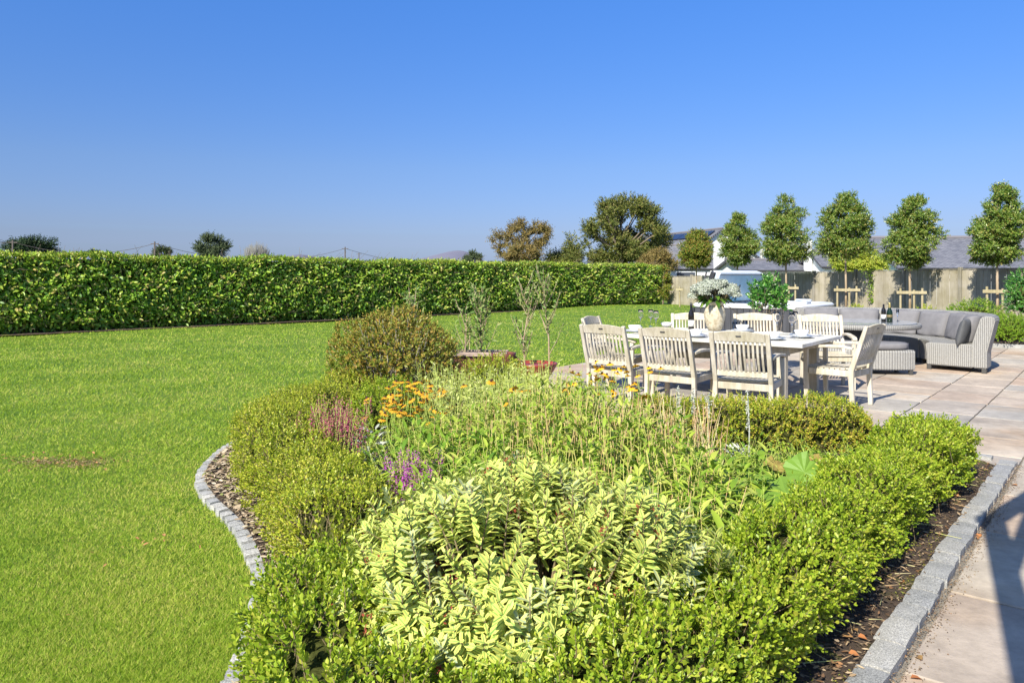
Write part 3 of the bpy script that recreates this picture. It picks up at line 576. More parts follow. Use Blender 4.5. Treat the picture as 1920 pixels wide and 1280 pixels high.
# silver plants
m_silver = leafmat('silver_leaf', [(.34, .37, .30), (.45, .47, .40), (.52, .53, .48), (.38, .40, .30)], rough=.8, transl=.1, gain=1.0)
def silver(x, y, n, h, label, seed, spk=0):
    g = np.random.default_rng(seed); root = thing('silver_plant', label, 'plant', (x, y, .04)); a = g.uniform(0, 6.28, n); r = .09 * np.sqrt(g.random(n)); B = np.stack([r * np.cos(a), r * np.sin(a), g.uniform(0, h, n)], 1)
    D = np.stack([np.cos(a), np.sin(a), g.uniform(.1, 1.2, n)], 1); leaves('foliage', B, D, g.normal(0, .3, (n, 3)) + [0, 0, 1], g.uniform(.05, .09, n), .018, m_silver, root, curl=.3)
    for i in range(spk):
        p = Vector((g.normal(0, .03), g.normal(0, .03), 0)); q = p + Vector((g.normal(0, .03), g.normal(0, .03), .56)); mb = MB(); mb.tube([p, (p + q) / 2 + Vector((.01, 0, 0)), q], [.005, .004, .003], 6); mb.build('flower_stalk', m_silver, root)
        k = 90; t = g.uniform(.45, 1, k)[:, None]; Pq = np.array(p) + (np.array(q) - np.array(p)) * t + g.normal(0, .006, (k, 3)); leaves('woolly_spike', Pq, g.normal(0, 1, (k, 3)), g.normal(0, 1, (k, 3)), .016, .009, m_silver, root, simple=True)
x, y = at(1385, 880); silver(x, y, 90, .12, 'woolly silver leaved plant with one tall pale flower spike before the back hedge', 81, 1)
x, y = at(655, 860); silver(-.95, 4.95, 120, .42, 'pale silvery leaved plant beside the pink heather', 82)
for i, (px, py) in enumerate(((1253, 800), (1268, 800), (1302, 805))):
    x, y = 1.35 + .12 * i, 6.05; g = np.random.default_rng(90 + i); root = thing('pale_flower_spike', 'pale flower spike sticking up by the hedge under the second chair', 'flowers', (x, y, .04), group='grey flower spikes by the hedge')
    mb = MB(); mb.tube([(0, 0, 0), (.01, 0, .3), (0, .01, .50 - .03 * i)], [.005, .004, .003], 6); mb.build('stem', m_silver, root)
    k = 120; t = g.uniform(.6, 1, k); leaves('woolly_spike', np.stack([0 * t, .01 * t, t * (.52 - .03 * i)], 1) + g.normal(0, .008, (k, 3)), g.normal(0, 1, (k, 3)), g.normal(0, 1, (k, 3)), .018, .011, m_silver, root, simple=True)
# large round leaves
m_big = leafmat('large_round_leaf', [(.14, .28, .035), (.19, .34, .045), (.26, .37, .06)], transl=.35, rough=.5, gain=1.0); m_bigy = leafmat('yellowing_leaf', [(.30, .30, .05), (.36, .24, .07), (.24, .30, .05)], transl=.3, rough=.6, gain=1.0)
def roundleaf_plant():
    g = random.Random(4); cx, cy = at(1480, 925, .15); root = thing('large_leaved_plant', 'plant with large round bright green leaves inside the corner of the bed', 'plant', (cx, cy, .04))
    spec = [(1475, 925, .33, .17, 0), (1508, 885, .36, .12, .9), (1432, 918, .30, .12, .3), (1412, 945, .28, .10, .2), (1455, 872, .20, .09, .2), (1480, 880, .22, .07, .1), (1530, 862, .24, .06, .3), (1500, 935, .2, .07, .5), (1395, 885, .12, .06, .4)]
    for i, (px, py, z, r, tilt) in enumerate(spec):
        x, y = at(px, py, z); c = Vector((x - cx, y - cy, z - .04)); mb = MB(); n = 22; V = [(0, 0, 0)]; rot = Matrix.Rotation(tilt * .7 + .15, 3, Vector((1, g.uniform(-.4, .4), 0)).normalized()) @ Matrix.Rotation(g.uniform(0, 6), 3, 'Z')
        for rr in (.35, .7, 1.0):
            for k in range(n):
                a = 2 * math.pi * k / n; q = r * rr * (1 + .08 * math.sin(5 * a) * rr) * (.75 if k == 0 else 1); V.append((q * math.cos(a), q * math.sin(a) * .9, .26 * r * rr * rr * math.sin(a * 3) * .6 + .10 * r * (k % 2) * rr))
        Fs = [(0, 1 + k, 1 + (k + 1) % n) for k in range(n)] + [(1 + q * n + k, 1 + q * n + n + k, 1 + q * n + n + (k + 1) % n, 1 + q * n + (k + 1) % n) for q in range(2) for k in range(n)]
        mb.add([rot @ Vector(p) + c for p in V], Fs); mb.build('leaf', m_bigy if i in (4, 5, 6) else m_big, root); mb = MB(); mb.tube([(c.x * .3, c.y * .3, 0), (c.x * .7, c.y * .7, c.z * .7), tuple(c)], [.006, .005, .004], 6); mb.build('stalk', m_grnst, root)
roundleaf_plant()
stand('low_green_plants', 'low dark green leafy plants on the soil in front of the amber back hedge', 'plant', [(1.5, 4.7), (2.1, 4.6), (2.6, 5.3), (2.3, 5.75), (1.6, 5.6)], 420, .11, .05, .024, (m_mid, m_grnst), 67, nleaf=5, lean=.6)

# rounded shrubs
def bush(name, label, cat, c, rx, ry, rz, nsp, leafL, leafW, mat, seed, slen=.09, nl=9, inner=.55, flat=.0, stems=60, cz=None, gap=.35, amp=.10, core=True, simple=False, mst=None, group=None, bottom=-.5, lean=(0, 0)):
    g = np.random.default_rng(seed); root = thing(name, label, cat, (c[0], c[1], 0), group=group); cz = rz if cz is None else cz
    m = nsp; U = nrm(g.normal(0, 1, (m, 3))); U = U[U[:, 2] > bottom]; m = len(U)
    k = 1 - (1 - inner) * g.random(m) ** 2.2; am = 1 + amp * lumps(U[:, 0] * 1.6, U[:, 1] * 1.6, U[:, 2] * 2, 1.2, seed) + amp * .5 * lumps(U[:, 0] * 4, U[:, 1] * 4, U[:, 2] * 3, 1, seed + 2)
    P = U * np.array([rx, ry, rz]) * (k * am)[:, None] + [0, 0, cz]; P[:, 0] += lean[0] * P[:, 2]; P[:, 1] += lean[1] * P[:, 2]
    kp = lumps(U[:, 0] * 3, U[:, 1] * 3, U[:, 2] * 4, 1.2, seed + 5) > -1 + gap - .3 * g.random(m); P, U = P[kp], U[kp]; m = len(P)
    D = U + np.array([0, 0, .5]) + g.normal(0, .4, (m, 3)); sl = slen * g.uniform(.5, 1.3, m)
    leaves('foliage', *sprigs(P - nrm(D) * (sl * .5)[:, None], D, sl, nl, leafL, leafW, g=g), mat, root, fold=.12, curl=.1, simple=simple)
    Bs = np.stack([g.normal(0, rx * .12, stems), g.normal(0, ry * .12, stems), np.full(stems, .0)], 1); i = g.integers(0, m, stems); M = (Bs + P[i]) / 2 + g.normal(0, .03 * rx, (stems, 3)) - [0, 0, .05 * rz]
    rods('branches', np.concatenate([Bs, M]), np.concatenate([M, P[i]]), np.r_[np.full(stems, .011), np.full(stems, .007)] * max(.6, rx), np.r_[np.full(stems, .007), np.full(stems, .003)] * max(.6, rx), mst or m_bark, root, 5)
    if core:
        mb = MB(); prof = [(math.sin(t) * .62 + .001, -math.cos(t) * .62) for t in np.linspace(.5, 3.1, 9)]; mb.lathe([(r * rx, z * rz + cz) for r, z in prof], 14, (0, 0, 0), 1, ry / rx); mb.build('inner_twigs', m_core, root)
    return root
m_spir = leafmat('bronze_leaf', [(.08, .115, .016), (.14, .17, .02), (.22, .215, .03), (.30, .18, .045), (.17, .22, .028)], transl=.25, patch=.6)
bush('rounded_bush', 'large rounded bronze green bush with bare grey lower twigs on the left of the bed', 'shrub', (-1.18, 7.5), .62, .60, .50, 3000, .038, .019, m_spir, 101, slen=.11, cz=.60, inner=.45, stems=340, core=False, gap=.26, amp=.17, mst=plain('grey_twig', (.30, .27, .21), .85, nz=.3))
bush('box_ball', 'small bright green box ball in front of the rounded bronze bush', 'shrub', (-1.0, 6.25), .36, .34, .28, 1500, .022, .012, m_box1, 102, slen=.06, cz=.33)
bush('low_bush', 'small leafy bush with speckled leaves at the foot of the bronze bush beside the lawn', 'shrub', (-1.62, 7.35), .22, .22, .34, 500, .03, .014, m_mid, 103, slen=.08, cz=.36)
bush('box_ball', 'yellow green box ball beside the red bowl and the pale bush', 'shrub', (-.18, 7.4), .38, .36, .3, 1300, .024, .012, m_box2, 104, slen=.07, cz=.38)
# thin saplings
def sapling(x, y, z, label, seed, h=1.2, nb=14, leafL=.06, mat=None, cane=True, group=None):
    g = random.Random(seed); gg = np.random.default_rng(seed); root = thing('young_sapling', label, 'sapling', (x, y, z), group=group); mb = MB(); P, D = [], []
    main = [Vector((0, 0, 0)), Vector((g.uniform(-.03, .03), 0, h * .35)), Vector((g.uniform(-.06, .06), g.uniform(-.05, .05), h * .7)), Vector((g.uniform(-.1, .1), g.uniform(-.05, .05), h))]
    mb.tube(main, [.011, .009, .006, .003], 6)
    for i in range(nb):
        t = g.uniform(.12, .92); k = int(t * 3); f = t * 3 - k; p = main[k].lerp(main[k + 1], f); a = g.uniform(0, 6.28); l = h * g.uniform(.25, .5) * (1.1 - t * .6); d = Vector((math.cos(a) * .55, math.sin(a) * .55, 1)).normalized(); q = p + d * l * .5; e = q + (d + Vector((0, 0, .4))).normalized() * l * .5
        mb.tube([p, q, e], [.005, .0035, .002], 5)
        for s in range(13): 
            t2 = s / 12; P.append(p.lerp(q, t2 * 2) if t2 < .5 else q.lerp(e, t2 * 2 - 1)); D.append(d)
    mb.build('branches', mst_sap, root); P, D = np.array(P), np.array(D); kp = gg.random(len(P)) < .8; P, D = P[kp], D[kp]
    leaves('foliage', P, D * .6 + gg.normal(0, .6, P.shape), gg.normal(0, .5, P.shape) + [0, 0, .5], gg.uniform(.6, 1.2, len(P)) * leafL, leafL * .32, mat or m_sap, root, curl=.25)
mst_sap = plain('sapling_stem', (.36, .27, .17), .7, nz=.2); m_sap = leafmat('sapling_leaf', [(.07, .14, .03), (.12, .21, .045), (.19, .27, .07), (.27, .31, .12)], transl=.3, rough=.5)
for px, py, h_, sd_, lab in ((905, 700, 1.12, 201, 'leafy young sapling growing in the dark brown trough'), (870, 700, .92, 202, 'thin young sapling at the left end of the brown trough'),
                             (985, 706, 1.22, 203, 'tall thin sapling rising from the red bowl'), (1030, 706, 1.28, 204, 'spreading thin sapling leaning right from the red bowl'), (765, 705, 1.12, 205, 'grey leaved sapling tip showing above the rounded bronze bush')):
    x, y = at(px, py + 40, .0) if px != 765 else (-1.12, 8.3)
    if px in (905, 870): y = 9.05; x = (px - 960) / F * y
    if px in (985, 1030): y = 8.75; x = (px - 960) / F * y
    sapling(x, y, .33 if px != 765 else 0.04, lab, sd_, h_ - (.0 if px == 765 else .18), nb={905: 38, 870: 12}.get(px, 26), leafL=.075 if px == 905 else .062)
m_cane = plain('bamboo_cane', (.55, .42, .24), .6, nz=.2)
for k, px in enumerate((846, 873, 880)):
    y = 9.2; x = (px - 960) / F * y; mb = MB(); mb.tube([(0, 0, 0), (.01, 0, .66 - .05 * k)], .006, 6); o = mb.build('bamboo_cane', m_cane); o.location = (x, y, .38 if px != 846 else .05)
    tag(o, ['pale bamboo cane standing between the bronze bush and the brown trough', 'taller bamboo cane stuck in the left end of the brown trough', 'shorter bamboo cane in the trough right beside the taller one'][k], 'garden cane', 'bamboo canes by the trough')
# trough planter
m_rust = plain('rust_brown_glaze', (.13, .045, .03), .45, nz=.45, nscale=14, bmp=.2); m_red = plain('red_glaze', (.26, .045, .028), .3, nz=.3, nscale=9); m_pots = plain('compost', (.06, .045, .035), .95, nz=.4, nscale=60, bmp=1)
root = thing('trough_planter', 'dark brown rectangular trough planter with weathered rim behind the pale bush', 'planter', (-.39, 9.05, .0), R(-3))
mb = MB(); mb.box((0, 0, .27), (.62, .30, .48)); mb.build('body', m_rust, root, bevel=.012)
mb = MB(); 
for c_, d_ in (((0, -.155, .52), (.68, .05, .05)), ((0, .155, .52), (.68, .05, .05)), ((-.315, 0, .52), (.05, .26, .05)), ((.315, 0, .52), (.05, .26, .05))): mb.box(c_, d_)
mb.build('rim', plain('weathered_rim', (.36, .27, .22), .8, nz=.35, nscale=12), root, bevel=.006); mb = MB(); mb.box((0, 0, .522), (.55, .25, .02)); mb.build('compost', m_pots, root)
root = thing('glazed_urn', 'dark brown glazed urn with moulded side at the right end of the trough', 'plant pot', (-.10, 8.82, .0)); mb = MB()
mb.lathe([(.08, 0), (.12, .03), (.15, .2), (.145, .36), (.12, .44), (.14, .5), (.15, .55), (.135, .55), (.11, .5)], 20); mb.build('body', m_rust, root, smooth=True); mb = MB(); mb.tube([(.14, 0, .5), (.2, -.02, .45), (.2, -.02, .34), (.15, 0, .28)], .014, 8); mb.build('handle', m_rust, root, smooth=True)
root = thing('bowl_planter', 'wide shallow red glazed bowl planter with thin saplings in it', 'planter', (.27, 8.75, .0)); mb = MB()
mb.lathe([(.10, .20), (.13, .22), (.19, .30), (.25, .40), (.262, .425), (.262, .44), (.245, .44), (.235, .415)], 32); mb.build('bowl', m_red, root, smooth=True); mb = MB(); mb.lathe([(.11, 0), (.12, .03), (.09, .1), (.10, .20)], 20); mb.build('foot', m_rust, root, smooth=True)
mb = MB(); mb.lathe([(.001, .40), (.23, .405), (.23, .40)], 24); mb.build('compost', m_pots, root)

# ------------------------------------------------------------------ dining set
m_teak = woodmat('weathered_teak', (.42, .37, .29), (.66, .61, .52), 6, isl=.14)
m_teak2 = woodmat('greyed_teak', (.40, .36, .29), (.60, .56, .48), 6, isl=.14)
m_table = woodmat('bleached_tabletop', (.52, .50, .47), (.72, .71, .68), 6, axis=(.08, 1, 1), isl=.12)
m_badge = plain('dark_plaque', (.03, .025, .02), .4)
def make_chair(name='garden_armchair'):
    root = thing(name, 'x', 'chair'); W_ = .56; hx = W_ / 2 - .02
    lean = lambda z: -.22 - .17 * max(0, (z - .40)) / .52 - (.02 * (1 - z / .4) if z < .4 else 0)
    for s in (-1, 1):   # back legs run up into the back posts
        mb = MB(); zz = [0, .15, .30, .42, .55, .70, .84, .90]; mb.sweep([(s * hx, lean(z), z) for z in zz], .042, [.045, .045, .05, .055, .05, .045, .04, .036], (1, 0, 0)); mb.build('back_leg', m_teak, root, bevel=.004)
    for s in (-1, 1):
        mb = MB(); mb.sweep([(s * hx, .25, 0), (s * hx, .262, .3), (s * hx, .262, .625)], .046, [.042, .048, .046], (1, 0, 0)); mb.build('front_leg', m_teak, root, bevel=.004)
        mb = MB(); mb.sweep([(s * (hx + .005), -.245, .655), (s * (hx + .012), -.14, .672), (s * (hx + .012), 0, .672), (s * (hx + .012), .14, .658), (s * (hx + .01), .25, .648), (s * (hx + .005), .315, .628)], [.042, .05, .058, .062, .06, .05], .028, (1, 0, 0)); mb.build('arm', m_teak, root, bevel=.004)
    mb = MB()
    for s in (-1, 1): mb.box((s * hx, .01, .385), (.026, .44, .065))
    mb.box((0, .262, .385), (W_ - .085, .026, .065)); mb.box((0, -.222, .375), (W_ - .085, .026, .065)); mb.build('seat_rails', m_teak, root, bevel=.003)
    mb = MB(); n = 9
    for i in range(n):
        y = .272 - i * .057; dip = -.012 * math.sin(math.pi * i / (n - 1)); mb.sweep([(x, y, .432 + dip - .006 * (1 - (x / .23) ** 2)) for x in (-.245, -.12, 0, .12, .245)], .044, .017, (0, 1, 0))
    mb.build('seat', m_teak, root, bevel=.002)
    # crest rail arched on top, lower back rail, slats
    xs = [-.236, -.17, -.085, 0, .085, .17, .236]; V, Fs = [], []
    for x in xs:
        t = 1 - (x / .26) ** 2; zt = .885 + .030 * t; zb_ = .812; by = -.020 * t
        for z, dy in ((zb_, .013), (zt, .013), (zt, -.013), (zb_, -.013)): V.append((x, lean(z) + by + dy, z))
    for i in range(len(xs) - 1):
        for k in range(4): Fs.append((4 * i + k, 4 * i + (k + 1) % 4, 4 * i + 4 + (k + 1) % 4, 4 * i + 4 + k))
    Fs += [(3, 2, 1, 0), tuple(4 * (len(xs) - 1) + k for k in range(4))]; mb = MB(); mb.add(V, Fs); mb.build('crest_rail', m_teak, root, bevel=.003)
    mb = MB(); mb.sweep([(x, lean(.50) - .016 * (1 - (x / .26) ** 2), .50) for x in xs], .024, .055, (0, 1, 0)); mb.build('lower_back_rail', m_teak, root, bevel=.003)
    mb = MB(); n = 11
    for i in range(n):
        x = -.205 + .41 * i / (n - 1); b_ = -.016 * (1 - (x / .26) ** 2); mb.sweep([(x, lean(z) + b_ + .022 * math.sin((z - .52) / .3 * 3.14) * -.8, z) for z in (.522, .60, .68, .75, .818)], .021, .013, (1, 0, 0))
    mb.build('back_slats', m_teak, root, bevel=.0015)
    mb = MB(); mb.box((0, lean(.865) - .020 - .0145, .868), (.05, .004, .014), Matrix.Rotation(R(-11), 3, 'X')); mb.build('plaque', m_badge, root)
    return root
chair0 = make_chair(); used = [False]
def put_chair(x, y, deg, label, mat=None):
    """x, y: where the top of the back stands; deg: direction the sitter faces, counted clockwise from straight ahead"""
    c = chair0 if not used[0] else copy_tree(chair0); used[0] = True
    a = R(deg); f = (math.sin(a), math.cos(a)); c.location = (x + f[0] * .385, y + f[1] * .385, .03); c.rotation_euler = (0, 0, -a)
    c['label'] = label; c['group'] = 'teak armchairs round the dining table'; return c
put_chair(.954, 7.95, 39, 'teak armchair behind the yellow daisies, leftmost of the three on the near side')
put_chair(1.52, 7.5, 37, 'teak armchair seen from behind, middle one on the near side of the table')
put_chair(2.12, 6.98, 31, 'teak armchair seen from behind, rightmost of the three on the near side')
put_chair(3.90, 8.0, 315, 'teak armchair seen from the side at the right end of the table')
put_chair(1.0, 9.55, 118, 'teak armchair with a blackened crest rail at the far left end of the table')
put_chair(2.50, 10.4, 190, 'far side teak armchair behind the wine bottle and stone vase')
put_chair(3.34, 10.3, 188, 'far side teak armchair in front of the green leafy potted bush')
put_chair(4.12, 10.0, 190, 'far side teak armchair in front of the left end of the wicker sofa')
# table
TA = math.atan2(-1.31, 1.64); te = Vector((math.cos(TA), math.sin(TA), 0)); tw = Vector((-te.y, te.x, 0)); TN = Vector((2.99, 7.69, 0)); TL, TW = 2.12, 1.48
tc = TN - te * TL / 2 + tw * TW / 2
table = thing('dining_table', 'large bleached teak dining table laid with white bowls and glasses', 'table', (tc.x, tc.y, .03), TA)
mb = MB()
n = 11; bw = (TW - .16) / n
for i in range(n): mb.box((0, -TW / 2 + .08 + bw * (i + .5), .705), (TL - .16, bw - .004, .026))
for s in (-1, 1): mb.box((0, s * (TW / 2 - .04), .702), (TL, .078, .040)); mb.box((s * (TL / 2 - .04), 0, .702), (.078, TW - .164, .040))
mb.build('tabletop', m_table, table, bevel=.003)
mb = MB()
for s in (-1, 1): mb.box((0, s * (TW / 2 - .16), .63), (TL - .36, .026, .10)); mb.box((s * (TL / 2 - .24), 0, .63), (.026, TW - .36, .10))
mb.build('apron', m_teak2, table, bevel=.002)
for sx in (-1, 1):
    for sy in (-1, 1): mb = MB(); mb.sweep([(sx * (TL / 2 - .27), sy * (TW / 2 - .19), 0), (sx * (TL / 2 - .27), sy * (TW / 2 - .19), .68)], .095, .095, (1, 0, 0)); mb.build('leg', m_teak2, table, bevel=.006)
m_china = plain('white_china', (.82, .82, .80), .18); m_glass = glassmat('clear_glass'); m_steel = plain('cutlery_steel', (.62, .62, .62), .2, 1.0); m_plate = plain('grey_rim_plate', (.50, .54, .60), .25)
TZ = .03 + .724
def onT(px, py): return at(px, py, TZ)
def bowl(px, py, label, plate=True, s=1.0):
    x, y = onT(px, py); z = TZ
    if plate:
        mb = MB(); mb.lathe([(.001, 0), (.09, 0), (.135, .014), (.137, .018), (.09, .008), (.001, .006)], 32); o = mb.build('plate', m_plate, smooth=True); o.location = (x, y, z + .001); tag(o, 'wide grey plate ' + label.split(' bowl ', 1)[1], 'plate', 'plates on the table')
        mb = MB(); mb.lathe([(.001, 0), (.07, 0), (.105, .012), (.107, .016), (.07, .008), (.001, .006)], 32); o = mb.build('side_plate', m_china, smooth=True); o.location = (x, y, z + .013); tag(o, 'small white plate under the bowl ' + label.split(' bowl ', 1)[1], 'plate', 'plates on the table')
        z += .020
    mb = MB(); mb.lathe([(.03, 0), (.035, .002), (.06, .012), (.074 * s, .034), (.079 * s, .062), (.075 * s, .062), (.068, .034), (.05, .014), (.001, .008)], 32); o = mb.build('bowl', m_china, smooth=True); o.location = (x, y, z); tag(o, label, 'bowl', 'white bowls on the table')
bowl(1190, 622, 'white china bowl at the left corner above the first near chair')
bowl(1250, 613, 'small white china bowl standing alone right of the three left wine glasses', False)
bowl(1304, 631, 'white china bowl on the near side between two chairs')
bowl(1449, 636, 'white china bowl just right of the third chair back')
bowl(1503, 632, 'white china bowl in front of the end chair')
bowl(1392, 621, 'white china bowl beside the glass tumblers')
def wineglass(px, py, label, h=.20, grp='wine glasses on the table', z=TZ, xy=None):
    x, y = xy or onT(px, py); mb = MB(); k = h / .2
    mb.lathe([(.034, 0), (.034, .002), (.006, .006), (.0035, .02), (.0035, .085 * k), (.006, .092 * k), (.025, .105 * k), (.040, .130 * k), (.038, .165 * k), (.030, .2 * k), (.029, .2 * k), (.037, .165 * k), (.039, .131 * k), (.024, .107 * k), (.001, .098 * k)], 24)
    o = mb.build('wine_glass', m_glass, smooth=True); o.location = (x, y, z); tag(o, label, 'wine glass', grp)
for px, py, l, h_ in ((1201, 612, 'wine glass above the left corner bowl, leftmost of the three left glasses', .235), (1220, 612, 'wine glass in the middle of the three left glasses', .235), (1230, 614, 'wine glass closest to the small bowl, right of the three left glasses', .23),
                  (1457, 622, 'tall wine glass left of the pair by the right end bowl', .25), (1485, 626, 'wine glass in front of the pair by the right end bowl', .25), (1491, 621, 'wine glass behind the pair by the right end bowl', .25)): wineglass(px, py, l, h_)
for i, (px, py) in enumerate(((1378, 617), (1390, 618), (1397, 614))):
    x, y = onT(px, py); mb = MB(); mb.lathe([(.030, 0), (.032, .002), (.036, .095), (.034, .095), (.030, .008), (.001, .007)], 20); o = mb.build('tumbler', m_glass, smooth=True); o.location = (x, y, TZ)
    tag(o, ['clear glass tumbler nearest the stone vase', 'clear glass tumbler in the middle of the row right of the vase', 'clear glass tumbler farthest right of the row by the vase'][i], 'tumbler', 'glass tumblers by the vase')
g = random.Random(3)
CUT = ['steel {} left of the plate in the left corner', 'steel {} right of the plate over the second chair', 'steel {} lying between the second and third chair plates', 'steel {} lying left of the right end bowl', 'steel {} lying right of the right end bowl', 'steel {} lying beyond the bowl by the third chair']
for i, (px, py) in enumerate(((1165, 625), (1235, 622), (1328, 630), (1475, 634), (1533, 630), (1466, 627))):
    for j, kind_ in enumerate(('fork', 'knife')):
        x, y = onT(px + j * 5, py); mb = MB(); mb.sweep([(0, -.10, .004), (0, -.02, .008), (0, .03, .010)], [.012, .007, .007], .003, (1, 0, 0))
        if j: mb.sweep([(0, .03, .010), (.001, .06, .007), (0, .115, .004)], [.008, .018, .005], .002, (1, 0, 0))
        else:
            mb.sweep([(0, .03, .010), (0, .055, .007), (0, .068, .006)], [.007, .022, .024], .002, (1, 0, 0))
            for t in (-.009, -.003, .003, .009): mb.sweep([(t, .068, .006), (t, .105, .009)], .0035, .002, (1, 0, 0))
        o = mb.build(kind_, m_steel); o.location = (x, y, TZ + .001); o.rotation_euler = (0, 0, TA + R(90 if i % 2 else 0) + g.uniform(-.1, .1)); tag(o, CUT[i].format(kind_), kind_, 'cutlery on the table')
# wine bottle
m_bot = newmat('dark_bottle_glass'); m_bot[2].inputs['Base Color'].default_value = (.012, .010, .008, 1); m_bot[2].inputs['Roughness'].default_value = .08; m_bot = m_bot[0]
m_label = plain('white_label', (.75, .74, .70), .6); x, y = onT(1296, 619)
root = thing('wine_bottle', 'tall dark wine bottle with a white label left of the stone vase', 'bottle', (x, y, TZ), R(40)); mb = MB()
mb.lathe([(.034, 0), (.038, .004), (.038, .20), (.034, .225), (.018, .26), (.015, .28), (.015, .335)], 24); mb.build('body', m_bot, root, smooth=True); mb = MB(); mb.lathe([(.0165, .30), (.0165, .352), (.012, .353)], 16); mb.build('capsule', plain('black_foil', (.02, .02, .022), .35), root, smooth=True)
mb = MB(); mb.lathe([(.0386, .05), (.0386, .13)], 24); o = mb.build('label', m_label, root, smooth=True)
# vase + flowers
x, y = onT(1340, 619); m_stone, nt, b = newmat('mottled_stoneware'); n1 = noise(nt, 26, 5, .7); n2 = noise(nt, 6, 3)
r1 = ramp(nt, [(.35, (.30, .24, .15)), (.5, (.47, .41, .29)), (.7, (.56, .52, .40))], n1.outputs[0]); nt.links.new(r1.outputs[0], b.inputs['Base Color']); b.inputs['Roughness'].default_value = .6; bump(nt, b, n1.outputs[0], .4, .01)
root = thing('stone_vase', 'tall mottled cream stoneware vase in the middle of the table', 'vase', (x, y, TZ)); root.scale = (1.13, 1.13, 1.08); mb = MB()
mb.lathe([(.062, 0), (.074, .006), (.098, .07), (.118, .15), (.122, .20), (.114, .26), (.098, .30)], 36); mb.build('body', m_stone, root, smooth=True); mb = MB(); mb.lathe([(.096, .29), (.108, .33), (.110, .345), (.104, .345), (.102, .33), (.09, .30)], 36); mb.build('rim', m_stone, root, smooth=True)
m_wpet = leafmat('white_green_petal', [(.34, .39, .28), (.47, .51, .41), (.58, .59, .53), (.40, .44, .30)], transl=.3, rough=.7, gain=1.0)
def bouquet():
    g = np.random.default_rng(301); root = thing('flower_bouquet', 'domed bouquet of white green hydrangea heads with dark leaves standing in the stone vase', 'flowers', (x, y, TZ + .325)); heads = []
    for i in range(78):
        a = g.uniform(0, 6.28); r = math.sqrt(g.random()); heads.append((.30 * r * math.cos(a), .25 * r * math.sin(a), .10 + .18 * math.sqrt(1 - r * r) + g.normal(0, .018)))
    H = np.array(heads); P = np.repeat(H, 210, 0); U = nrm(g.normal(0, 1, P.shape)); U[:, 2] = np.abs(U[:, 2]) * 1.0 - .25; P = P + U * .058 * g.uniform(.8, 1.05, (len(P), 1))
    leaves('blossom', P, g.normal(0, 1, P.shape) + U * .3, U + g.normal(0, .3, P.shape), .021, .017, m_wpet, root, fold=.1, curl=.1)
    rods('stems', np.zeros((len(H), 3)) + g.normal(0, .02, H.shape) - [0, 0, .1], H, .004, .003, m_twig, root, 5)
    n = 46; a = g.uniform(0, 6.28, n); B = np.stack([.08 * np.cos(a), .08 * np.sin(a), g.uniform(.04, .13, n)], 1); D = np.stack([np.cos(a), np.sin(a), g.uniform(-.25, .35, n)], 1)
    leaves('leaves', B, D, np.tile([0, 0, 1.], (n, 1)) + g.normal(0, .3, (n, 3)), g.uniform(.12, .20, n), .065, m_dark, root, curl=.35)
    rods('bare_twig', np.array([[.05, -.02, .07]]), np.array([[.28, -.06, -.10]]), .006, .004, m_twig, root, 6)
bouquet()
# potted bush between the table and the hot tub
px_, py_ = 3.78, 11.0
root = thing('plant_pot', 'round grey pot holding the leafy bush between the table and the hot tub', 'plant pot', (px_, py_, .03)); mb = MB(); mb.lathe([(.14, 0), (.16, .02), (.20, .36), (.215, .37), (.215, .41), (.19, .41), (.185, .37)], 28); mb.build('body', plain('dark_pot', (.10, .10, .11), .5), root, smooth=True); mb = MB(); mb.lathe([(.001, .375), (.188, .375), (.188, .37)], 20); mb.build('compost', m_pots, root)
m_bay = leafmat('glossy_bay_leaf', [(.02, .09, .015), (.04, .15, .02), (.08, .22, .03), (.16, .30, .06)], rough=.3, transl=.2, spec=.6)
bush('leafy_bush', 'green leafy bush in a pot standing between the dining table and the hot tub', 'shrub', (px_, py_), .27, .27, .33, 420, .06, .028, m_bay, 302, slen=.12, cz=1.12, inner=.3, gap=.35, core=False, stems=50, amp=.2)

# ------------------------------------------------------------------ hot tub
m_cab, nt, b = newmat('charcoal_cladding'); tcn = nt.nodes.new('ShaderNodeTexCoord'); b.inputs['Roughness'].default_value = .55; n1 = noise(nt, 12, 4, .6, 'Object', (1, 1, .15)); r1 = ramp(nt, [(.3, (.035, .036, .042)), (.7, (.062, .064, .072))], n1.outputs[0]); nt.links.new(r1.outputs[0], b.inputs['Base Color'])
m_acr = plain('white_acrylic', (.82, .83, .84), .15); m_cov = plain('sky_tinted_vinyl_cover', (.42, .49, .57), .35, nz=.12, nscale=4); m_covd = plain('black_vinyl', (.03, .03, .035), .4); m_water, nt, b = newmat('tub_water'); b.inputs['Base Color'].default_value = (.10, .32, .42, 1); b.inputs['Roughness'].default_value = .05  # blue of the reflected sky is put into the cover's base colour
P0 = Vector((5.4, 14.0, 0)); av = Vector((*AX, 0)); bv = Vector((-VX[0], -VX[1], 0)); ctr = P0 + av * 1.1 + bv * 1.1; TBA = math.atan2(av.y, av.x)
tub = thing('hot_tub', 'square hot tub with white acrylic rim and charcoal clad sides', 'hot tub', (ctr.x, ctr.y, .03), TBA)
mb = MB(); n = 16
for k in range(4):
    rm = Matrix.Rotation(k * math.pi / 2, 3, 'Z')
    for i in range(n): c = rm @ Vector((1.075, -1.03 + 2.06 * (i + .5) / n, .39)); mb.box(c, (.03, 2.06 / n - .007, .74), rm)
mb.build('cladding', m_cab, tub, bevel=.003); mb = MB(); mb.box((0, 0, .38), (2.12, 2.12, .70)); mb.build('inner_cabinet', m_covd, tub)
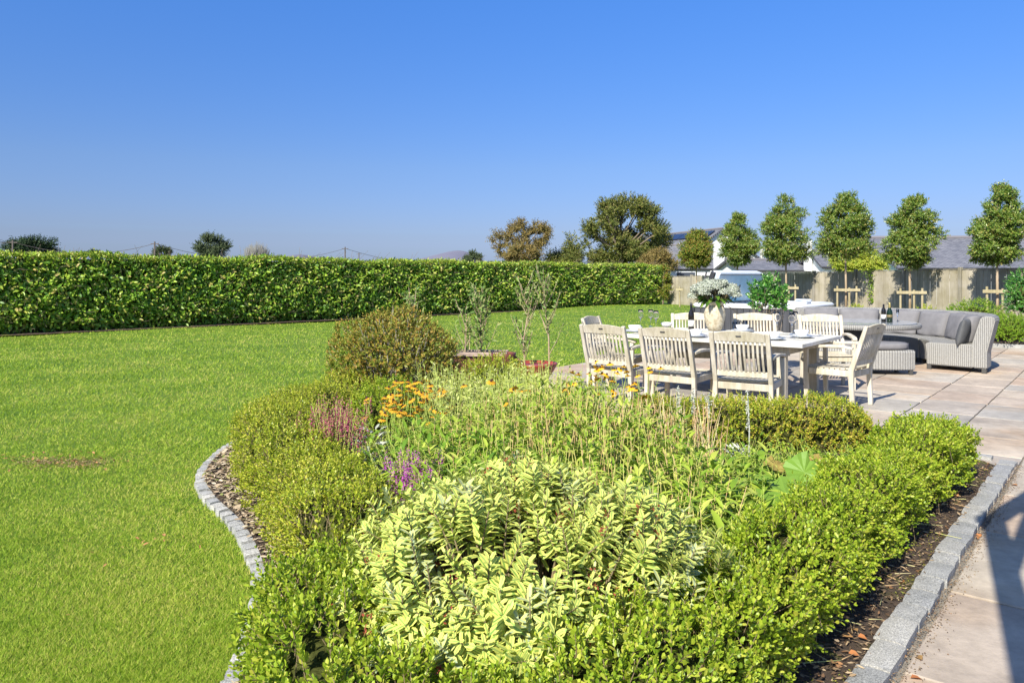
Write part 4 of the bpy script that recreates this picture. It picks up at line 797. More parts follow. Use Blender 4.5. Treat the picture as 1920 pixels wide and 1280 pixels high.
for sx in (-1, 1):
    for sy in (-1, 1): mb = MB(); mb.box((sx * 1.07, sy * 1.07, .39), (.06, .06, .76)); mb.build('corner_post', m_covd, tub, bevel=.012)
mb = MB(); N = 40; prof = [(1.10, .775), (1.125, .80), (1.125, .835), (1.09, .865), (1.0, .872), (.90, .868), (.86, .84), (.84, .5)]; V = []
for w_, z in prof:
    for i in range(N):
        a = 2 * math.pi * (i + .5) / N; c_, s_ = math.cos(a), math.sin(a); e_ = .16; V.append((w_ * math.copysign(abs(c_) ** e_, c_), w_ * math.copysign(abs(s_) ** e_, s_), z))
mb.add(V, [(N * i + j, N * i + (j + 1) % N, N * i + N + (j + 1) % N, N * i + N + j) for i in range(len(prof) - 1) for j in range(N)] + [tuple(N * 7 + j for j in range(N))]); mb.build('rim', m_acr, tub, smooth=True)
mb = MB(); mb.box((0, 0, .76), (1.66, 1.66, .02)); mb.build('water', m_water, tub)
for (lx, ly, rz_) in ((.93, .35, 0), (.93, -.5, 0), (-.3, -.95, math.pi / 2)): mb = MB(); mb.box((lx, ly, .895), (.14, .34, .05), Matrix.Rotation(rz_, 3, 'Z')); mb.build('headrest', plain('pale_grey_pad', (.55, .57, .60), .5), tub, bevel=.02)
# folded cover, tipped up over the left side on its lifter
c0 = Vector((3.98, 15.3, 0)); c1 = Vector((5.42, 16.9, 0)); cd = (c1 - c0).normalized(); cn = Vector((cd.y, -cd.x, 0)); cov = thing('hot_tub_cover', 'folded grey vinyl cover tipped up on its lifter at the back of the tub', 'hot tub cover', ((c0.x + c1.x) / 2, (c0.y + c1.y) / 2, .03), math.atan2(cd.y, cd.x)); Lc = (c1 - c0).length
tl = R(20); up = Matrix.Rotation(-tl, 3, 'X'); zc = 1.19
def cvb(name, oy, oz, d, m, bev): mb = MB(); mb.box(Vector((0, -.10, zc)) + up.inverted() @ Vector((0, oy, oz)), d, up.inverted()); return mb.build(name, m, cov, bevel=bev)
cvb('cover_panel', -.06, 0, (Lc, .10, .60), m_cov, .009); cvb('cover_panel', .06, 0, (Lc, .10, .60), m_covd, .009); cvb('seam', -.113, .30, (Lc - .02, .008, .012), m_covd, 0); cvb('seam', -.113, -.30, (Lc - .02, .008, .012), m_covd, 0); cvb('strap', -.115, -.1, (.05, .01, .35), m_covd, 0)
cvb('hinge_strip', 0, .315, (Lc - .1, .16, .04), m_acr, .012)
for s in (-1, 1): mb = MB(); mb.tube([(s * (Lc / 2 + .03), .30, .4), (s * (Lc / 2 + .03), .1, .95), (s * (Lc / 2 + .03), -.02, 1.5)], .018, 8); mb.build('lifter_arm', m_covd, cov, smooth=True)

# ------------------------------------------------------------------ wicker lounge
def wicker(name, base, dark):
    m, nt, b = newmat(name); uvn = nt.nodes.new('ShaderNodeUVMap'); mp = nt.nodes.new('ShaderNodeMapping'); mp.inputs['Scale'].default_value = (1, 1, 1); nt.links.new(uvn.outputs[0], mp.inputs[0])
    w1 = nt.nodes.new('ShaderNodeTexWave'); w1.wave_type = 'BANDS'; w1.bands_direction = 'X'; w1.inputs['Scale'].default_value = 12; w1.inputs['Distortion'].default_value = .6; w1.inputs['Detail Scale'].default_value = 8
    w2 = nt.nodes.new('ShaderNodeTexWave'); w2.wave_type = 'BANDS'; w2.bands_direction = 'Y'; w2.inputs['Scale'].default_value = 26; w2.inputs['Distortion'].default_value = .8; w2.inputs['Detail Scale'].default_value = 6
    for w_ in (w1, w2): nt.links.new(mp.outputs[0], w_.inputs[0])
    r1 = ramp(nt, [(.05, dark), (.35, base)], w1.outputs[0]); r2 = ramp(nt, [(.10, (.34, .34, .34)), (.5, (1, 1, 1))], w2.outputs[0]); n = noise(nt, 60, 3); r3 = ramp(nt, [(.3, (.85, .84, .82)), (.7, (1.06, 1.06, 1.06))], n.outputs[0])
    c = mixc(nt, 'MULTIPLY', 1, r1.outputs[0], r2.outputs[0]); c = mixc(nt, 'MULTIPLY', 1, c, r3.outputs[0]); nt.links.new(c, b.inputs['Base Color']); b.inputs['Roughness'].default_value = .6
    a = nt.nodes.new('ShaderNodeMath'); a.operation = 'MULTIPLY'; nt.links.new(w1.outputs[0], a.inputs[0]); nt.links.new(w2.outputs[0], a.inputs[1]); bump(nt, b, a.outputs[0], .7, .008); return m
m_wick = wicker('pale_grey_wicker', (.46, .45, .42), (.17, .165, .155)); m_cush = plain('grey_cushion_fabric', (.165, .16, .165), .9, nz=.12, nscale=9, bmp=.15); m_cush2 = plain('charcoal_cushion_fabric', (.095, .098, .10), .9, nz=.1, nscale=12, bmp=.15); m_dgrey = plain('dark_grey_frame', (.10, .10, .11), .5)
def solid_sweep(name, rings, mat, parent, smooth=False, bevel=0, closed=False):
    """rings: list of equal length point lists, UVs in metres along and round"""
    n = len(rings[0]); V = [p for r in rings for p in r]; uv = []; us = 0
    for i, r in enumerate(rings):
        if i: us += (Vector(r[0]) - Vector(rings[i - 1][0])).length
        vs = 0
        for j, p in enumerate(r):
            if j: vs += (Vector(p) - Vector(r[j - 1])).length
            uv.append((us, vs))
    fs = [(n * i + j, n * i + (j + 1) % n, n * i + n + (j + 1) % n, n * i + n + j) for i in range(len(rings) - 1) for j in range(n)]
    me = bpy.data.meshes.new(name); caps = [tuple(range(n))[::-1], tuple(n * (len(rings) - 1) + j for j in range(n))]; me.from_pydata(V, [], fs + caps); me.update(); l = me.uv_layers.new(name='UVMap')
    for p in me.polygons:
        cap = p.index >= len(fs); o = Vector(V[p.vertices[0]])
        for li in p.loop_indices:
            vi = me.loops[li].vertex_index
            if cap: q = Vector(V[vi]) - o; l.data[li].uv = (math.copysign(math.hypot(q.x, q.y), q.x * 1.0 + q.y * .3), V[vi][2])
            else:
                uu, vv = uv[vi]
                if vi % n == 0 and any(me.loops[k].vertex_index % n == n - 1 for k in p.loop_indices): vv = uv[vi + n - 1][1] + (Vector(V[vi]) - Vector(V[vi + n - 1])).length
                l.data[li].uv = (uu, vv)
    bm = bmesh.new(); bm.from_mesh(me); bmesh.ops.recalc_face_normals(bm, faces=bm.faces)
    if bevel: bmesh.ops.bevel(bm, geom=[e for e in bm.edges if e.calc_face_angle(0) > .7], offset=bevel, segments=3, affect='EDGES', clamp_overlap=True)
    bm.to_mesh(me); bm.free(); return link(name, me, mat, parent, smooth)
SC = (5.62, 12.2); RO = 1.88
sofa = thing('wicker_sofa', 'curved pale grey wicker sofa with a row of grey back cushions round the glass table', 'sofa', (SC[0], SC[1], .03))
def arc(name, prof, a0, a1, mat, parent, n=24, **k):
    rings = []
    for i in range(n + 1):
        a = R(a0 + (a1 - a0) * i / n); rings.append([(r * math.cos(a), r * math.sin(a), z) for r, z in prof])
    return solid_sweep(name, rings, mat, parent, **k)
mods = [(-47, 2), (3, 50), (51, 99)]
for i, (a0, a1) in enumerate(mods):
    arc('seat_base', [(RO - .82, .07), (RO - .82, .24), (RO - .84, .395), (RO - .78, .41), (RO - .2, .41), (RO - .2, .07)], a0, a1, m_wick, sofa, n=14, bevel=.012)
    arc('backrest', [(RO - .196, .07), (RO - .21, .42), (RO - .10, .80), (RO - .06, .835), (RO + .06, .835), (RO + .09, .79), (RO + .07, .70), (RO - .02, .30), (RO - .02, .07)], a0, a1, m_wick, sofa, n=14, bevel=.015)
    for a in (a0 + 1.6, a1 - 1.6):
        for r in (RO - .79, RO - .06): mb = MB(); mb.sweep([(r * math.cos(R(a)), r * math.sin(R(a)), 0), (r * math.cos(R(a)), r * math.sin(R(a)), .075)], .06, .06, (math.cos(R(a)), math.sin(R(a)), 0)); mb.build('foot', m_wick, sofa, bevel=.004)
def cushion_rings(a0, a1, r_in, r_out, z0, z1, lean, n=12, puff=.035):
    rings = []
    for i in range(n + 1):
        t = i / n; e_ = math.sin(math.pi * min(max(t, .0), 1)) ** .35 if 0 < t < 1 else .0; e_ = .35 + .65 * e_; a = R(a0 + (a1 - a0) * t); ring = []
        rm, zm = (r_in + r_out) / 2, (z0 + z1) / 2; hr, hz = (r_out - r_in) / 2 * e_, (z1 - z0) / 2 * (.90 + .10 * e_)
        for k in range(20):
            b_ = 2 * math.pi * k / 20; c_, s_ = math.cos(b_), math.sin(b_); rr = hr * math.copysign(abs(c_) ** .6, c_); zz = hz * math.copysign(abs(s_) ** .3, s_); wob = .006 * math.sin(9 * t + 5 * b_ + a0)
            r = rm + rr + lean * zz + wob; ring.append((r * math.cos(a), r * math.sin(a), zm + zz + wob))
        rings.append(ring)
    return rings
ca = [(-37, -19), (-18, 2.5), (4.5, 26), (27, 49.5), (52, 75), (76, 97)]
for i, (a0, a1) in enumerate(ca):
    solid_sweep('back_cushion', cushion_rings(a0, a1, RO - .42, RO - .17, .40, .825, .26), m_cush, sofa, smooth=True)
# scatter cushion against the near end of the sofa
a = R(-41.5); cu = thing('scatter_cushion', 'small charcoal scatter cushion leaning against the right end of the sofa', 'cushion', (SC[0] + (RO - .40) * math.cos(a), SC[1] + (RO - .40) * math.sin(a), .43), a)
V = []; 
rings = []
for i in range(13):
    t = -1 + 2 * i / 12; ring = []
    for k in range(20):
        b_ = 2 * math.pi * k / 20; hx = .07 * (1 - abs(t) ** 2.5) + .006; ring.append((hx * math.cos(b_), .21 * t, .19 + (.20 + .0 * t) * math.copysign(abs(math.sin(b_)) ** .55, math.sin(b_)) * (1 - .06 * (1 - abs(t)))))
    rings.append(ring)
cr = Matrix.Rotation(R(14), 3, 'Y'); rings = [[tuple(cr @ Vector(p)) for p in r] for r in rings]; solid_sweep('cushion', rings, m_cush2, cu, smooth=True)
# round table
rt = thing('round_table', 'round pale wicker table with a glass top inside the curved sofa', 'table', (5.62, 12.05, .03)); TR = .86
def disc_rings(prof, n=64): return None
rings = [[(r * math.cos(2 * math.pi * i / 64), r * math.sin(2 * math.pi * i / 64), z) for r, z in [(TR - .1, .60), (TR, .60), (TR + .015, .625), (TR + .015, .655), (TR, .675), (TR - .1, .678)]] for i in range(65)]
solid_sweep('rim', rings, m_wick, rt, bevel=0); mb = MB(); mb.lathe([(.001, .681), (TR - .05, .681), (TR - .046, .684), (TR - .05, .688), (.001, .688)], 64)
m_gt, nt, b = newmat('grey_glass_top'); b.inputs['Base Color'].default_value = (.34, .37, .40, 1); b.inputs['Roughness'].default_value = .06; b.inputs['Specular IOR Level'].default_value = .8; mb.build('glass_top', m_gt, rt)
mb = MB(); mb.lathe([(.001, .655), (TR - .09, .655), (TR - .09, .677), (.001, .677)], 48); mb.build('under_frame', m_dgrey, rt)
for k in range(4):
    a = R(45 + 90 * k + 8); c_, s_ = math.cos(a), math.sin(a); mb = MB(); mb.sweep([(.50 * c_, .50 * s_, .0), (.30 * c_, .30 * s_, .35), (.26 * c_, .26 * s_, .655)], [.30, .22, .18], .05, (-s_, c_, 0)); mb.build('leg', m_dgrey, rt, bevel=.004)
mb = MB(); mb.lathe([(.001, .0), (.42, .0), (.42, .012), (.3, .02), (.22, .62), (.001, .62)], 20); mb.build('pedestal', m_dgrey, rt)
# wicker bench in front of it
bc = Vector((5.02, 11.02, 0)); ba = R(6); bench = thing('wicker_bench', 'low curved wicker bench with a grey seat cushion beside the end chair', 'bench', (SC[0], SC[1] - .05, .03))
arc('base', [(1.02, .07), (1.02, .34), (1.04, .355), (1.42, .355), (1.44, .34), (1.44, .07)], -136, -83, m_wick, bench, n=14, bevel=.012)
solid_sweep('seat_cushion', cushion_rings(-135.5, -83.5, .99, 1.46, .352, .455, 0), m_cush, bench, smooth=True)
for a in (-134, -85):
    for r in (1.06, 1.40): mb = MB(); mb.sweep([(r * math.cos(R(a)), r * math.sin(R(a)), 0), (r * math.cos(R(a)), r * math.sin(R(a)), .075)], .05, .05, (math.cos(R(a)), math.sin(R(a)), 0)); mb.build('foot', m_wick, bench, bevel=.004)
# champagne bottle + flute on the round table
x, y = at(1668, 604, .72); m_gold = plain('gold_foil', (.62, .46, .16), .3, .8); m_chg = newmat('green_bottle_glass'); m_chg[2].inputs['Base Color'].default_value = (.008, .02, .008, 1); m_chg[2].inputs['Roughness'].default_value = .08; m_chg = m_chg[0]
root = thing('champagne_bottle', 'dark green champagne bottle with gold foil neck on the round table', 'bottle', (x, y, .718)); mb = MB(); mb.lathe([(.038, 0), (.044, .005), (.044, .15), (.036, .185), (.02, .22), (.016, .25)], 24); mb.build('body', m_chg, root, smooth=True)
mb = MB(); mb.lathe([(.019, .225), (.0175, .25), (.0175, .305), (.014, .315)], 16); mb.build('foil', m_gold, root, smooth=True); mb = MB(); mb.lathe([(.0446, .075), (.0446, .12)], 24); mb.build('label', plain('black_gold_label', (.16, .12, .05), .5), root, smooth=True)
root = thing('ice_bucket', 'dark bottle standing just left behind the champagne bottle', 'bottle', (x - .05, y + .09, .718)); root.name = 'wine_bottle'; mb = MB(); mb.lathe([(.034, 0), (.036, .004), (.036, .17), (.03, .2), (.015, .23), (.014, .28), (.011, .285)], 20); mb.build('body', m_bot, root, smooth=True)
mb = MB(); mb.lathe([(.0365, .05), (.0365, .12)], 20); mb.build('label', m_label, root, smooth=True)
x, y = at(1683, 602, .72); mb = MB(); mb.lathe([(.028, 0), (.028, .002), (.004, .006), (.003, .08), (.012, .095), (.022, .14), (.020, .2), (.019, .2), (.011, .1), (.001, .09)], 18); o = mb.build('champagne_flute', m_glass, smooth=True); o.location = (x, y, .718); tag(o, 'thin champagne flute right of the champagne bottle', 'wine glass')

# ------------------------------------------------------------------ fence, trees in front of it
m_fence = woodmat('fence_boards', (.31, .275, .21), (.52, .475, .38), 4, axis=(6, 6, .12), isl=.28); m_fpost = woodmat('fence_post_wood', (.20, .19, .16), (.36, .33, .28), 4, isl=.2)
m_stake = woodmat('new_timber', (.30, .25, .14), (.46, .40, .25), 5, isl=.15)
FA = Vector((7.75, 36.9, 0)); FB = Vector((14.6, 18.3, 0)); fd = (FB - FA).normalized(); FL = (FB - FA).length; fang = math.atan2(fd.y, fd.x)
fence = thing('board_fence', 'long weathered closeboard timber fence behind the row of small trees', 'fence', (FA.x, FA.y, 0), fang)
fh = lambda s: 1.37 + (1.62 - 1.37) * min(1, s / 14.0); g = random.Random(17); npan = 10; pl = FL / npan
for i in range(npan):
    h0 = fh((i + .5) * pl); mb = MB(); s = i * pl + .06
    while s < (i + 1) * pl - .05: mb.box((s + .055, -.012 + g.uniform(-.003, .003) + (.010 if int(s * 9) % 2 else 0), h0 / 2 + g.uniform(-.012, .008)), (.108, .014, h0 - .02)); s += .112
    mb.build('boards', m_fence, fence); mb = MB(); mb.box(((i + .5) * pl, -.004, h0 + .008), (pl - .11, .05, .024)); mb.build('capping', m_fpost, fence)
    for z in (.3, h0 - .3): mb = MB(); mb.box(((i + .5) * pl, .05, z), (pl - .11, .05, .08)); mb.build('rail', m_fpost, fence)
for i in range(npan + 1): mb = MB(); mb.box((i * pl, -.01, fh(i * pl) / 2 + .03), (.10, .10, fh(i * pl) + .08)); mb.build('post', m_fpost, fence, bevel=.005)
# soil strip by the fence with plants
Pp_ = [uv2xy(17.72, -6.0), uv2xy(17.72, 7.2), (15.5, 15.5), (FB.x, FB.y), (FA.x + 1.6, FA.y - 4.4), (8.2, 26)]
tag(polysheet('border_soil', Pp_, .02, m_soil), kind='structure')
mb = MB(); mb.box((0, 0, .05), (13.5, .12, .10)); o = mb.build('border_kerb', m_gran, bevel=.01); o.location = (*uv2xy(17.66, .3), 0); o.rotation_euler = (0, 0, math.atan2(VX[1], VX[0])); tag(o, kind='structure')
m_crown = leafmat('pear_leaf', [(.045, .10, .014), (.08, .15, .018), (.125, .20, .026), (.19, .26, .05), (.26, .22, .06)], rough=.35, transl=.25, spec=.6, patch=.45, pscale=2.2)
m_crown2 = leafmat('autumn_tinted_leaf', [(.05, .11, .015), (.10, .17, .02), (.20, .22, .03), (.30, .17, .05)], rough=.4, transl=.25, patch=.6, pscale=2)
m_trunk = woodmat('young_trunk', (.30, .22, .14), (.46, .36, .25), 5, isl=0)
def blobtree(name, label, x, y, h, cb, w, seed, mat, nsp, leafL, trunk_r=.035, shape='flame', slen=.16, nl=8, group=None, blobs=None, mtrunk=None, inner=.35, simple=True, nlimb=16, ztop=None, offx=0.0, dens=None, cat='tree'):
    """crown from cb to h, width w; leaves set on short shoots scattered through overlapping clumps hung on real limbs"""
    g = np.random.default_rng(seed); root = thing(name, label, cat, (x, y, 0), group=group); H = h - cb; C, Rr = [], []
    nb = blobs or 26
    for i in range(nb):
        t = g.random(); 
        if shape == 'flame': t = t ** 1.15; prof = min(1, (t * 3.2 + .45)) * max(.14, 1 - max(0, t - .5) * 1.5)
        elif shape == 'round': prof = math.sqrt(max(0, 1 - (2 * t - 1) ** 2)) + .05
        elif shape == 'airy': prof = math.sqrt(max(0, 1 - (2 * t - 1) ** 2)) * (.7 + .5 * g.random()) + .08
        elif shape == 'wind': prof = math.sqrt(max(0, 1 - (2 * t - 1) ** 2)) * (.75 + .4 * g.random()) + .1
        else: prof = 1
        a = g.uniform(0, 6.28); r = w / 2 * prof * g.uniform(.3, .86 if shape != 'airy' else 1.0); C.append((r * math.cos(a) + offx * t, r * math.sin(a), cb + H * (.06 + t * .86))); Rr.append(w * (g.uniform(.055, .11) if shape == 'airy' else g.uniform(.085, .135) if shape == 'flame' else g.uniform(.11, .20)) * (1.0 if shape != 'flame' else (.55 + .75 * prof)))
    C = np.array(C); Rr = np.array(Rr); pr = Rr ** 2 / (Rr ** 2).sum(); bi = g.choice(nb, nsp, p=pr); U = nrm(g.normal(0, 1, (nsp, 3))); k = inner + (1 - inner) * g.random(nsp) ** .6
    P = C[bi] + U * (Rr[bi] * k)[:, None] * [1, 1, .8]; D = U + nrm(P - [offx * .5, 0, cb + H * .35]) * .6 + [0, 0, .35] + g.normal(0, .3, P.shape); sl = slen * g.uniform(.6, 1.4, nsp)
    mb = MB(); top = cb + H * .72; mb.tube([(0, 0, 0), (.01, .01, cb * .5), (-.01, 0, cb), (offx * .3, .01, cb + H * .35), (offx * .6, 0, top)], [trunk_r * 1.25, trunk_r, trunk_r * .9, trunk_r * .6, trunk_r * .25], 8); mb.build('trunk', mtrunk or m_trunk, root, smooth=True)
    mb = MB()
    for i in range(min(nlimb, nb)):
        c = C[i]; z0 = cb + max(0, (c[2] - cb)) * .45; p0 = Vector((offx * .3 * (z0 - cb) / H, 0, z0)); p2 = Vector(c); p1 = p0.lerp(p2, .5) - Vector((0, 0, .05 * H)); mb.tube([p0, p1, p2], [trunk_r * .45, trunk_r * .3, trunk_r * .12], 6)
    mb.build('limbs', mtrunk or m_trunk, root, smooth=True)
    leaves('crown', *sprigs(P - nrm(D) * (sl * .5)[:, None], D, sl, nl, leafL, leafL * .5, g=g, op=1.0), mat, root, fold=.15, curl=.15, simple=simple)
    return root
def UX(px, Y): return (px - 960) / F * Y
def ZY(py, Y): return CAMZ + (HOR - py) / F * Y
TR_ = [(1870, 342, 500, 108, 20.0), (1706, 366, 503, 108, 22.4), (1586, 357, 492, 116, 24.8), (1474, 364, 497, 108, 27.2), (1383, 398, 500, 74, 29.6), (1306, 430, 503, 72, 32.0)]
TL_ = ['standard tree with a tall crown at the far right edge by the garden shrubs', 'standard tree in front of the left end of the big slate roof', 'small standard tree with a wide crown in front of the yellow green bush', 'small standard tree standing in front of the stone chimney gable', 'narrow small standard tree directly above the hot tub cover', 'smallest orange tinted standard tree in front of the house with solar panels']
for i, (px, t_, b_, w_, Y) in enumerate(TR_):
    x = UX(px, Y); hh = ZY(t_ - 4, Y); cb = ZY(b_, Y); r_ = blobtree('standard_tree', TL_[i], x, Y, hh, cb, w_ * 1.0 / F * Y, 400 + i, m_crown if i < 5 else m_crown2, 3300, .085, group='standard trees along the fence', blobs=90, offx=(.12 if i in (1, 0) else 0))
    # timber support: two posts and a rail
    st = thing('tree_stake', ['pair of pale timber stakes with a rail holding the rightmost tree', 'pale timber stakes and rail behind the middle of the sofa', 'pale timber stakes and rail at the foot of the tree by the yellow green bush', 'pale timber stakes and rail right of the leafy potted bush', 'timber stake behind the hot tub cover', 'timber stake against the fence left of the bouquet'][i], 'tree stake', (x - (.02 if i < 5 else .75), Y - .12, 0), R(-20), group='timber tree stakes')
    hs = ZY({0: 537, 1: 540, 2: 536, 3: 533, 4: 540, 5: 537}[i], Y)
    for s in ((-1, 0.25, 1) if i != 5 else (0,)): mb = MB(); mb.tube([(s * .29, 0, 0), (s * .29, 0, hs - (.05 if s == .25 else 0))], .032, 10); mb.build('stake_post', m_stake, st)
    mb = MB(); mb.box((0, -.055, hs - .13), (.80 if i != 5 else .3, .03, .09)); mb.build('rail', m_stake, st, bevel=.004)
# plants along the fence just above the sofa back
m_yg = leafmat('yellow_green_leaf', [(.16, .24, .02), (.28, .34, .04), (.42, .42, .08)], transl=.3); m_purp = leafmat('purple_leaf', [(.10, .03, .05), (.16, .06, .08), (.08, .09, .04)], transl=.2); m_vgr = leafmat('vivid_green_leaf', [(.10, .20, .015), (.16, .28, .02), (.24, .34, .03), (.05, .12, .012)], transl=.3)
FP = [(1700, 17.2, .60, .55, m_yg, 'low yellow variegated shrub behind the sofa cushions', 0), (1738, 17.6, .30, .70, m_yg, 'taller yellow tipped plant beside the second tree stake', 0), (1790, 17.2, .35, .45, m_purp, 'small purple tinged plant between the two right tree stakes', 0), (1828, 16.6, .35, .50, m_dark, 'dark green plant below the left stake of the rightmost tree', 0), (1606, 20.0, .35, .62, m_yg, 'yellow green plant at the foot of the third tree stake', 0), (1850, 16.3, .35, .58, m_purp, 'reddish leaved plant in front of the right stakes', 0), (1655, 18, .4, .5, m_mid, 'mid green low plant behind the champagne bottle', 0)]
for i, (px, Y, r, h, m, lab, _) in enumerate(FP): bush('border_plant', lab, 'plant', (UX(px, Y), Y), r, r * .7, h * .55, 260, .06, .025, m, 500 + i, slen=.12, cz=h * .5, core=True, simple=True, stems=20, group='low plants in the border behind the sofa')
bush('garden_shrub', 'dark green leafy shrub with pale flowers at the right edge beyond the sofa', 'shrub', (10.75, 15.5), .45, .45, .60, 1000, .055, .026, m_bay, 520, slen=.14, cz=1.0, stems=60, simple=True, inner=.5)
bush('garden_shrub', 'low vivid green rounded shrub at the right edge right behind the sofa end', 'shrub', (9.95, 14.95), .50, .42, .34, 1500, .035, .018, m_vgr, 521, slen=.10, cz=.34, stems=40, simple=True)
bush('garden_shrub', 'mid green shrub between the low vivid shrub and the rightmost tree', 'shrub', (10.1, 16.3), .6, .5, .42, 900, .05, .024, m_mid, 522, slen=.14, cz=.5, stems=40, simple=True)
# trailing ivy on the fence
def ivy(px, Y0, z0, z1, label, seed):
    g = np.random.default_rng(seed); u = (px - 960) / F; s = (u * FA.y - FA.x) / (fd.x - u * fd.y); p = FA + fd * s; root = thing('climber', label, 'climbing plant', (p.x - .08, p.y - .05, 0)); n = 220; t = g.random(n); P = np.stack([g.normal(0, .05, n) + .14 * g.normal(0, 1, n) * (t > .8), g.normal(0, .02, n), z1 - (z1 - z0) * t[::-1]], 1)
    P[:, 0] += np.where(P[:, 2] > z1 - .35, g.normal(0, .12, n), 0)
    leaves('foliage', P, g.normal(0, 1, P.shape), [-.9, -.4, .3] + g.normal(0, .4, P.shape), .06, .045, m_vgr, root, simple=True); rods('stem', np.array([[0., 0, z0]]), np.array([[0.02, 0, z1]]), .008, .004, m_bark, root, 5)
ivy(1636, 22, .55, 1.72, 'thin ivy strand hanging down the fence below the yellow green bush', 530)

# ------------------------------------------------------------------ trees and bushes beyond
m_bigt = leafmat('sycamore_leaf', [(.045, .065, .014), (.08, .105, .02), (.13, .15, .03), (.17, .15, .045)], rough=.5, transl=.2, patch=.6, pscale=.5)
m_brownt = leafmat('browning_leaf', [(.10, .085, .025), (.16, .13, .04), (.21, .15, .05), (.13, .13, .035)], rough=.6, transl=.2, patch=.6, pscale=.6)
m_pine = leafmat('pine_needles', [(.010, .028, .010), (.02, .045, .014), (.035, .065, .02)], rough=.6, transl=.1, patch=.4, pscale=.3)
m_gtree = leafmat('grey_green_leaf', [(.035, .055, .025), (.06, .085, .035), (.09, .12, .05)], rough=.6, transl=.15, patch=.4, pscale=.3)
m_bare = leafmat('bare_twigs', [(.12, .12, .11), (.18, .18, .16)], rough=.8, transl=0)
def bgtree(name, label, px, top, bot, wpx, Y, seed, mat, nsp, leafL, **k):
    return blobtree(name, label, UX(px, Y), Y, ZY(top, Y), max(.3, ZY(bot, Y)), wpx / F * Y, seed, mat, nsp, leafL, mtrunk=m_bark, **k)
bgtree('broad_tree', 'tall broad green tree with gaps in its crown rising behind the laurel hedge', 1156, 364, 505, 186, 52, 601, m_bigt, 4300, .19, trunk_r=.2, shape='airy', slen=.5, nl=9, blobs=88, offx=.6, inner=.2, nlimb=34)
bgtree('brown_tree', 'brownish round tree behind the hedge left of the tall broad tree', 975, 411, 500, 112, 50, 602, m_brownt, 2600, .15, trunk_r=.14, shape='airy', slen=.45, nl=8, blobs=70, inner=.2, offx=.5)
bgtree('background_bush', 'low olive bush between the brown tree and the tall broad tree', 1062, 462, 505, 88, 50, 603, m_bigt, 1300, .16, trunk_r=.1, shape='wind', slen=.4, blobs=24)
bgtree('background_bush', 'orange tinged bush above the fence corner at the right end of the laurel hedge', 1232, 474, 520, 84, 44, 604, m_brownt, 1500, .15, trunk_r=.1, shape='round', slen=.35, blobs=24)
bgtree('background_bush', 'small brown bush growing at the corner where the hedge meets the fence', 1243, 498, 560, 34, 36.5, 605, m_crown2, 900, .10, trunk_r=.05, shape='round', slen=.25, blobs=14)
bgtree('background_bush', 'yellow green bush over the fence in front of the bungalow', 1608, 472, 520, 96, 33, 606, m_yg, 1500, .12, trunk_r=.06, shape='round', slen=.25, blobs=22)
bgtree('pine_tree', 'dark pine on the skyline above the left end of the hedge', 66, 448, 488, 92, 120, 607, m_pine, 1800, .35, trunk_r=.3, shape='round', slen=.9, blobs=24)
bgtree('background_tree', 'small round grey green tree on the skyline above the hedge', 394, 442, 492, 70, 120, 608, m_gtree, 1500, .32, trunk_r=.25, shape='round', slen=.8, blobs=22)
bgtree('background_tree', 'tiny grey green treetop beside the second telegraph pole', 303, 463, 490, 38, 130, 609, m_gtree, 500, .3, trunk_r=.2, shape='round', slen=.6, blobs=10)
bgtree('background_tree', 'tiny treetop just visible between the pine and the second pole', 180, 465, 490, 20, 130, 610, m_gtree, 260, .3, trunk_r=.2, shape='round', slen=.6, blobs=6)
bgtree('background_tree', 'dark little treetop on the skyline right of the hill', 884, 474, 500, 40, 110, 611, m_gtree, 600, .3, trunk_r=.2, shape='round', slen=.6, blobs=12)
root = thing('bare_bush', 'bare grey twiggy bush sticking up above the hedge', 'shrub', (UX(481, 110), 110, 0)); g = np.random.default_rng(620); n = 420; a = g.uniform(0, 6.28, n); r_ = 2.0 * np.sqrt(g.random(n)); B = np.stack([r_ * .3 * np.cos(a), r_ * .3 * np.sin(a), np.full(n, .2)], 1); T = np.stack([r_ * np.cos(a) * .95, r_ * np.sin(a), ZY(462, 110) - .35 * r_ ** 2 * .5 + g.normal(0, .4, n)], 1); rods('branches', B, T, .05, .02, m_bare, root, 3)
# poles and wires
m_pole = plain('tarred_pole', (.12, .10, .09), .85, nz=.3)
PL = [(24, 450, 110, 'telegraph pole with a crossarm at the far left above the hedge'), (290, 453, 120, 'bare telegraph pole in the middle left of the skyline'), (647, 463, 150, 'pale telegraph pole with two wires left of the hill'), (673, 474, 190, 'tiny distant telegraph pole right of the pale pole')]
tops = []
for px, t_, Y, lab in PL:
    root = thing('telegraph_pole', lab, 'telegraph pole', (UX(px, Y), Y, 0), group='telegraph poles'); h_ = ZY(t_, Y); mb = MB(); mb.tube([(0, 0, 0), (0, 0, h_)], [.17, .12], 8); mb.build('pole', m_pole, root); mb = MB(); mb.box((0, 0, h_ - .35), (1.3, .1, .12)); mb.build('crossarm', m_pole, root); tops.append(Vector((UX(px, Y), Y, h_ - .3)))
def wire(a, b_, sag, label):
    pts = [a.lerp(b_, i / 16) - Vector((0, 0, sag * 4 * (i / 16) * (1 - i / 16))) for i in range(17)]; mb = MB(); mb.tube([p - a for p in pts], .035, 4); o = mb.build('overhead_wire', m_pole); o.location = a; tag(o, label, 'wire', 'overhead wires')
wire(tops[0], tops[1], 1.6, 'sagging overhead wire between the left pole and the bare middle pole'); wire(tops[0], tops[0] + Vector((-30, -2, .0)), .8, 'overhead wire running from the left pole out of the picture'); wire(tops[1], tops[2], 2.6, 'long overhead wire between the middle pole and the pale pole'); wire(tops[2], Vector((UX(880, 200), 200, 4.5)), 1.6, 'overhead wire running right from the pale pole towards the hill')
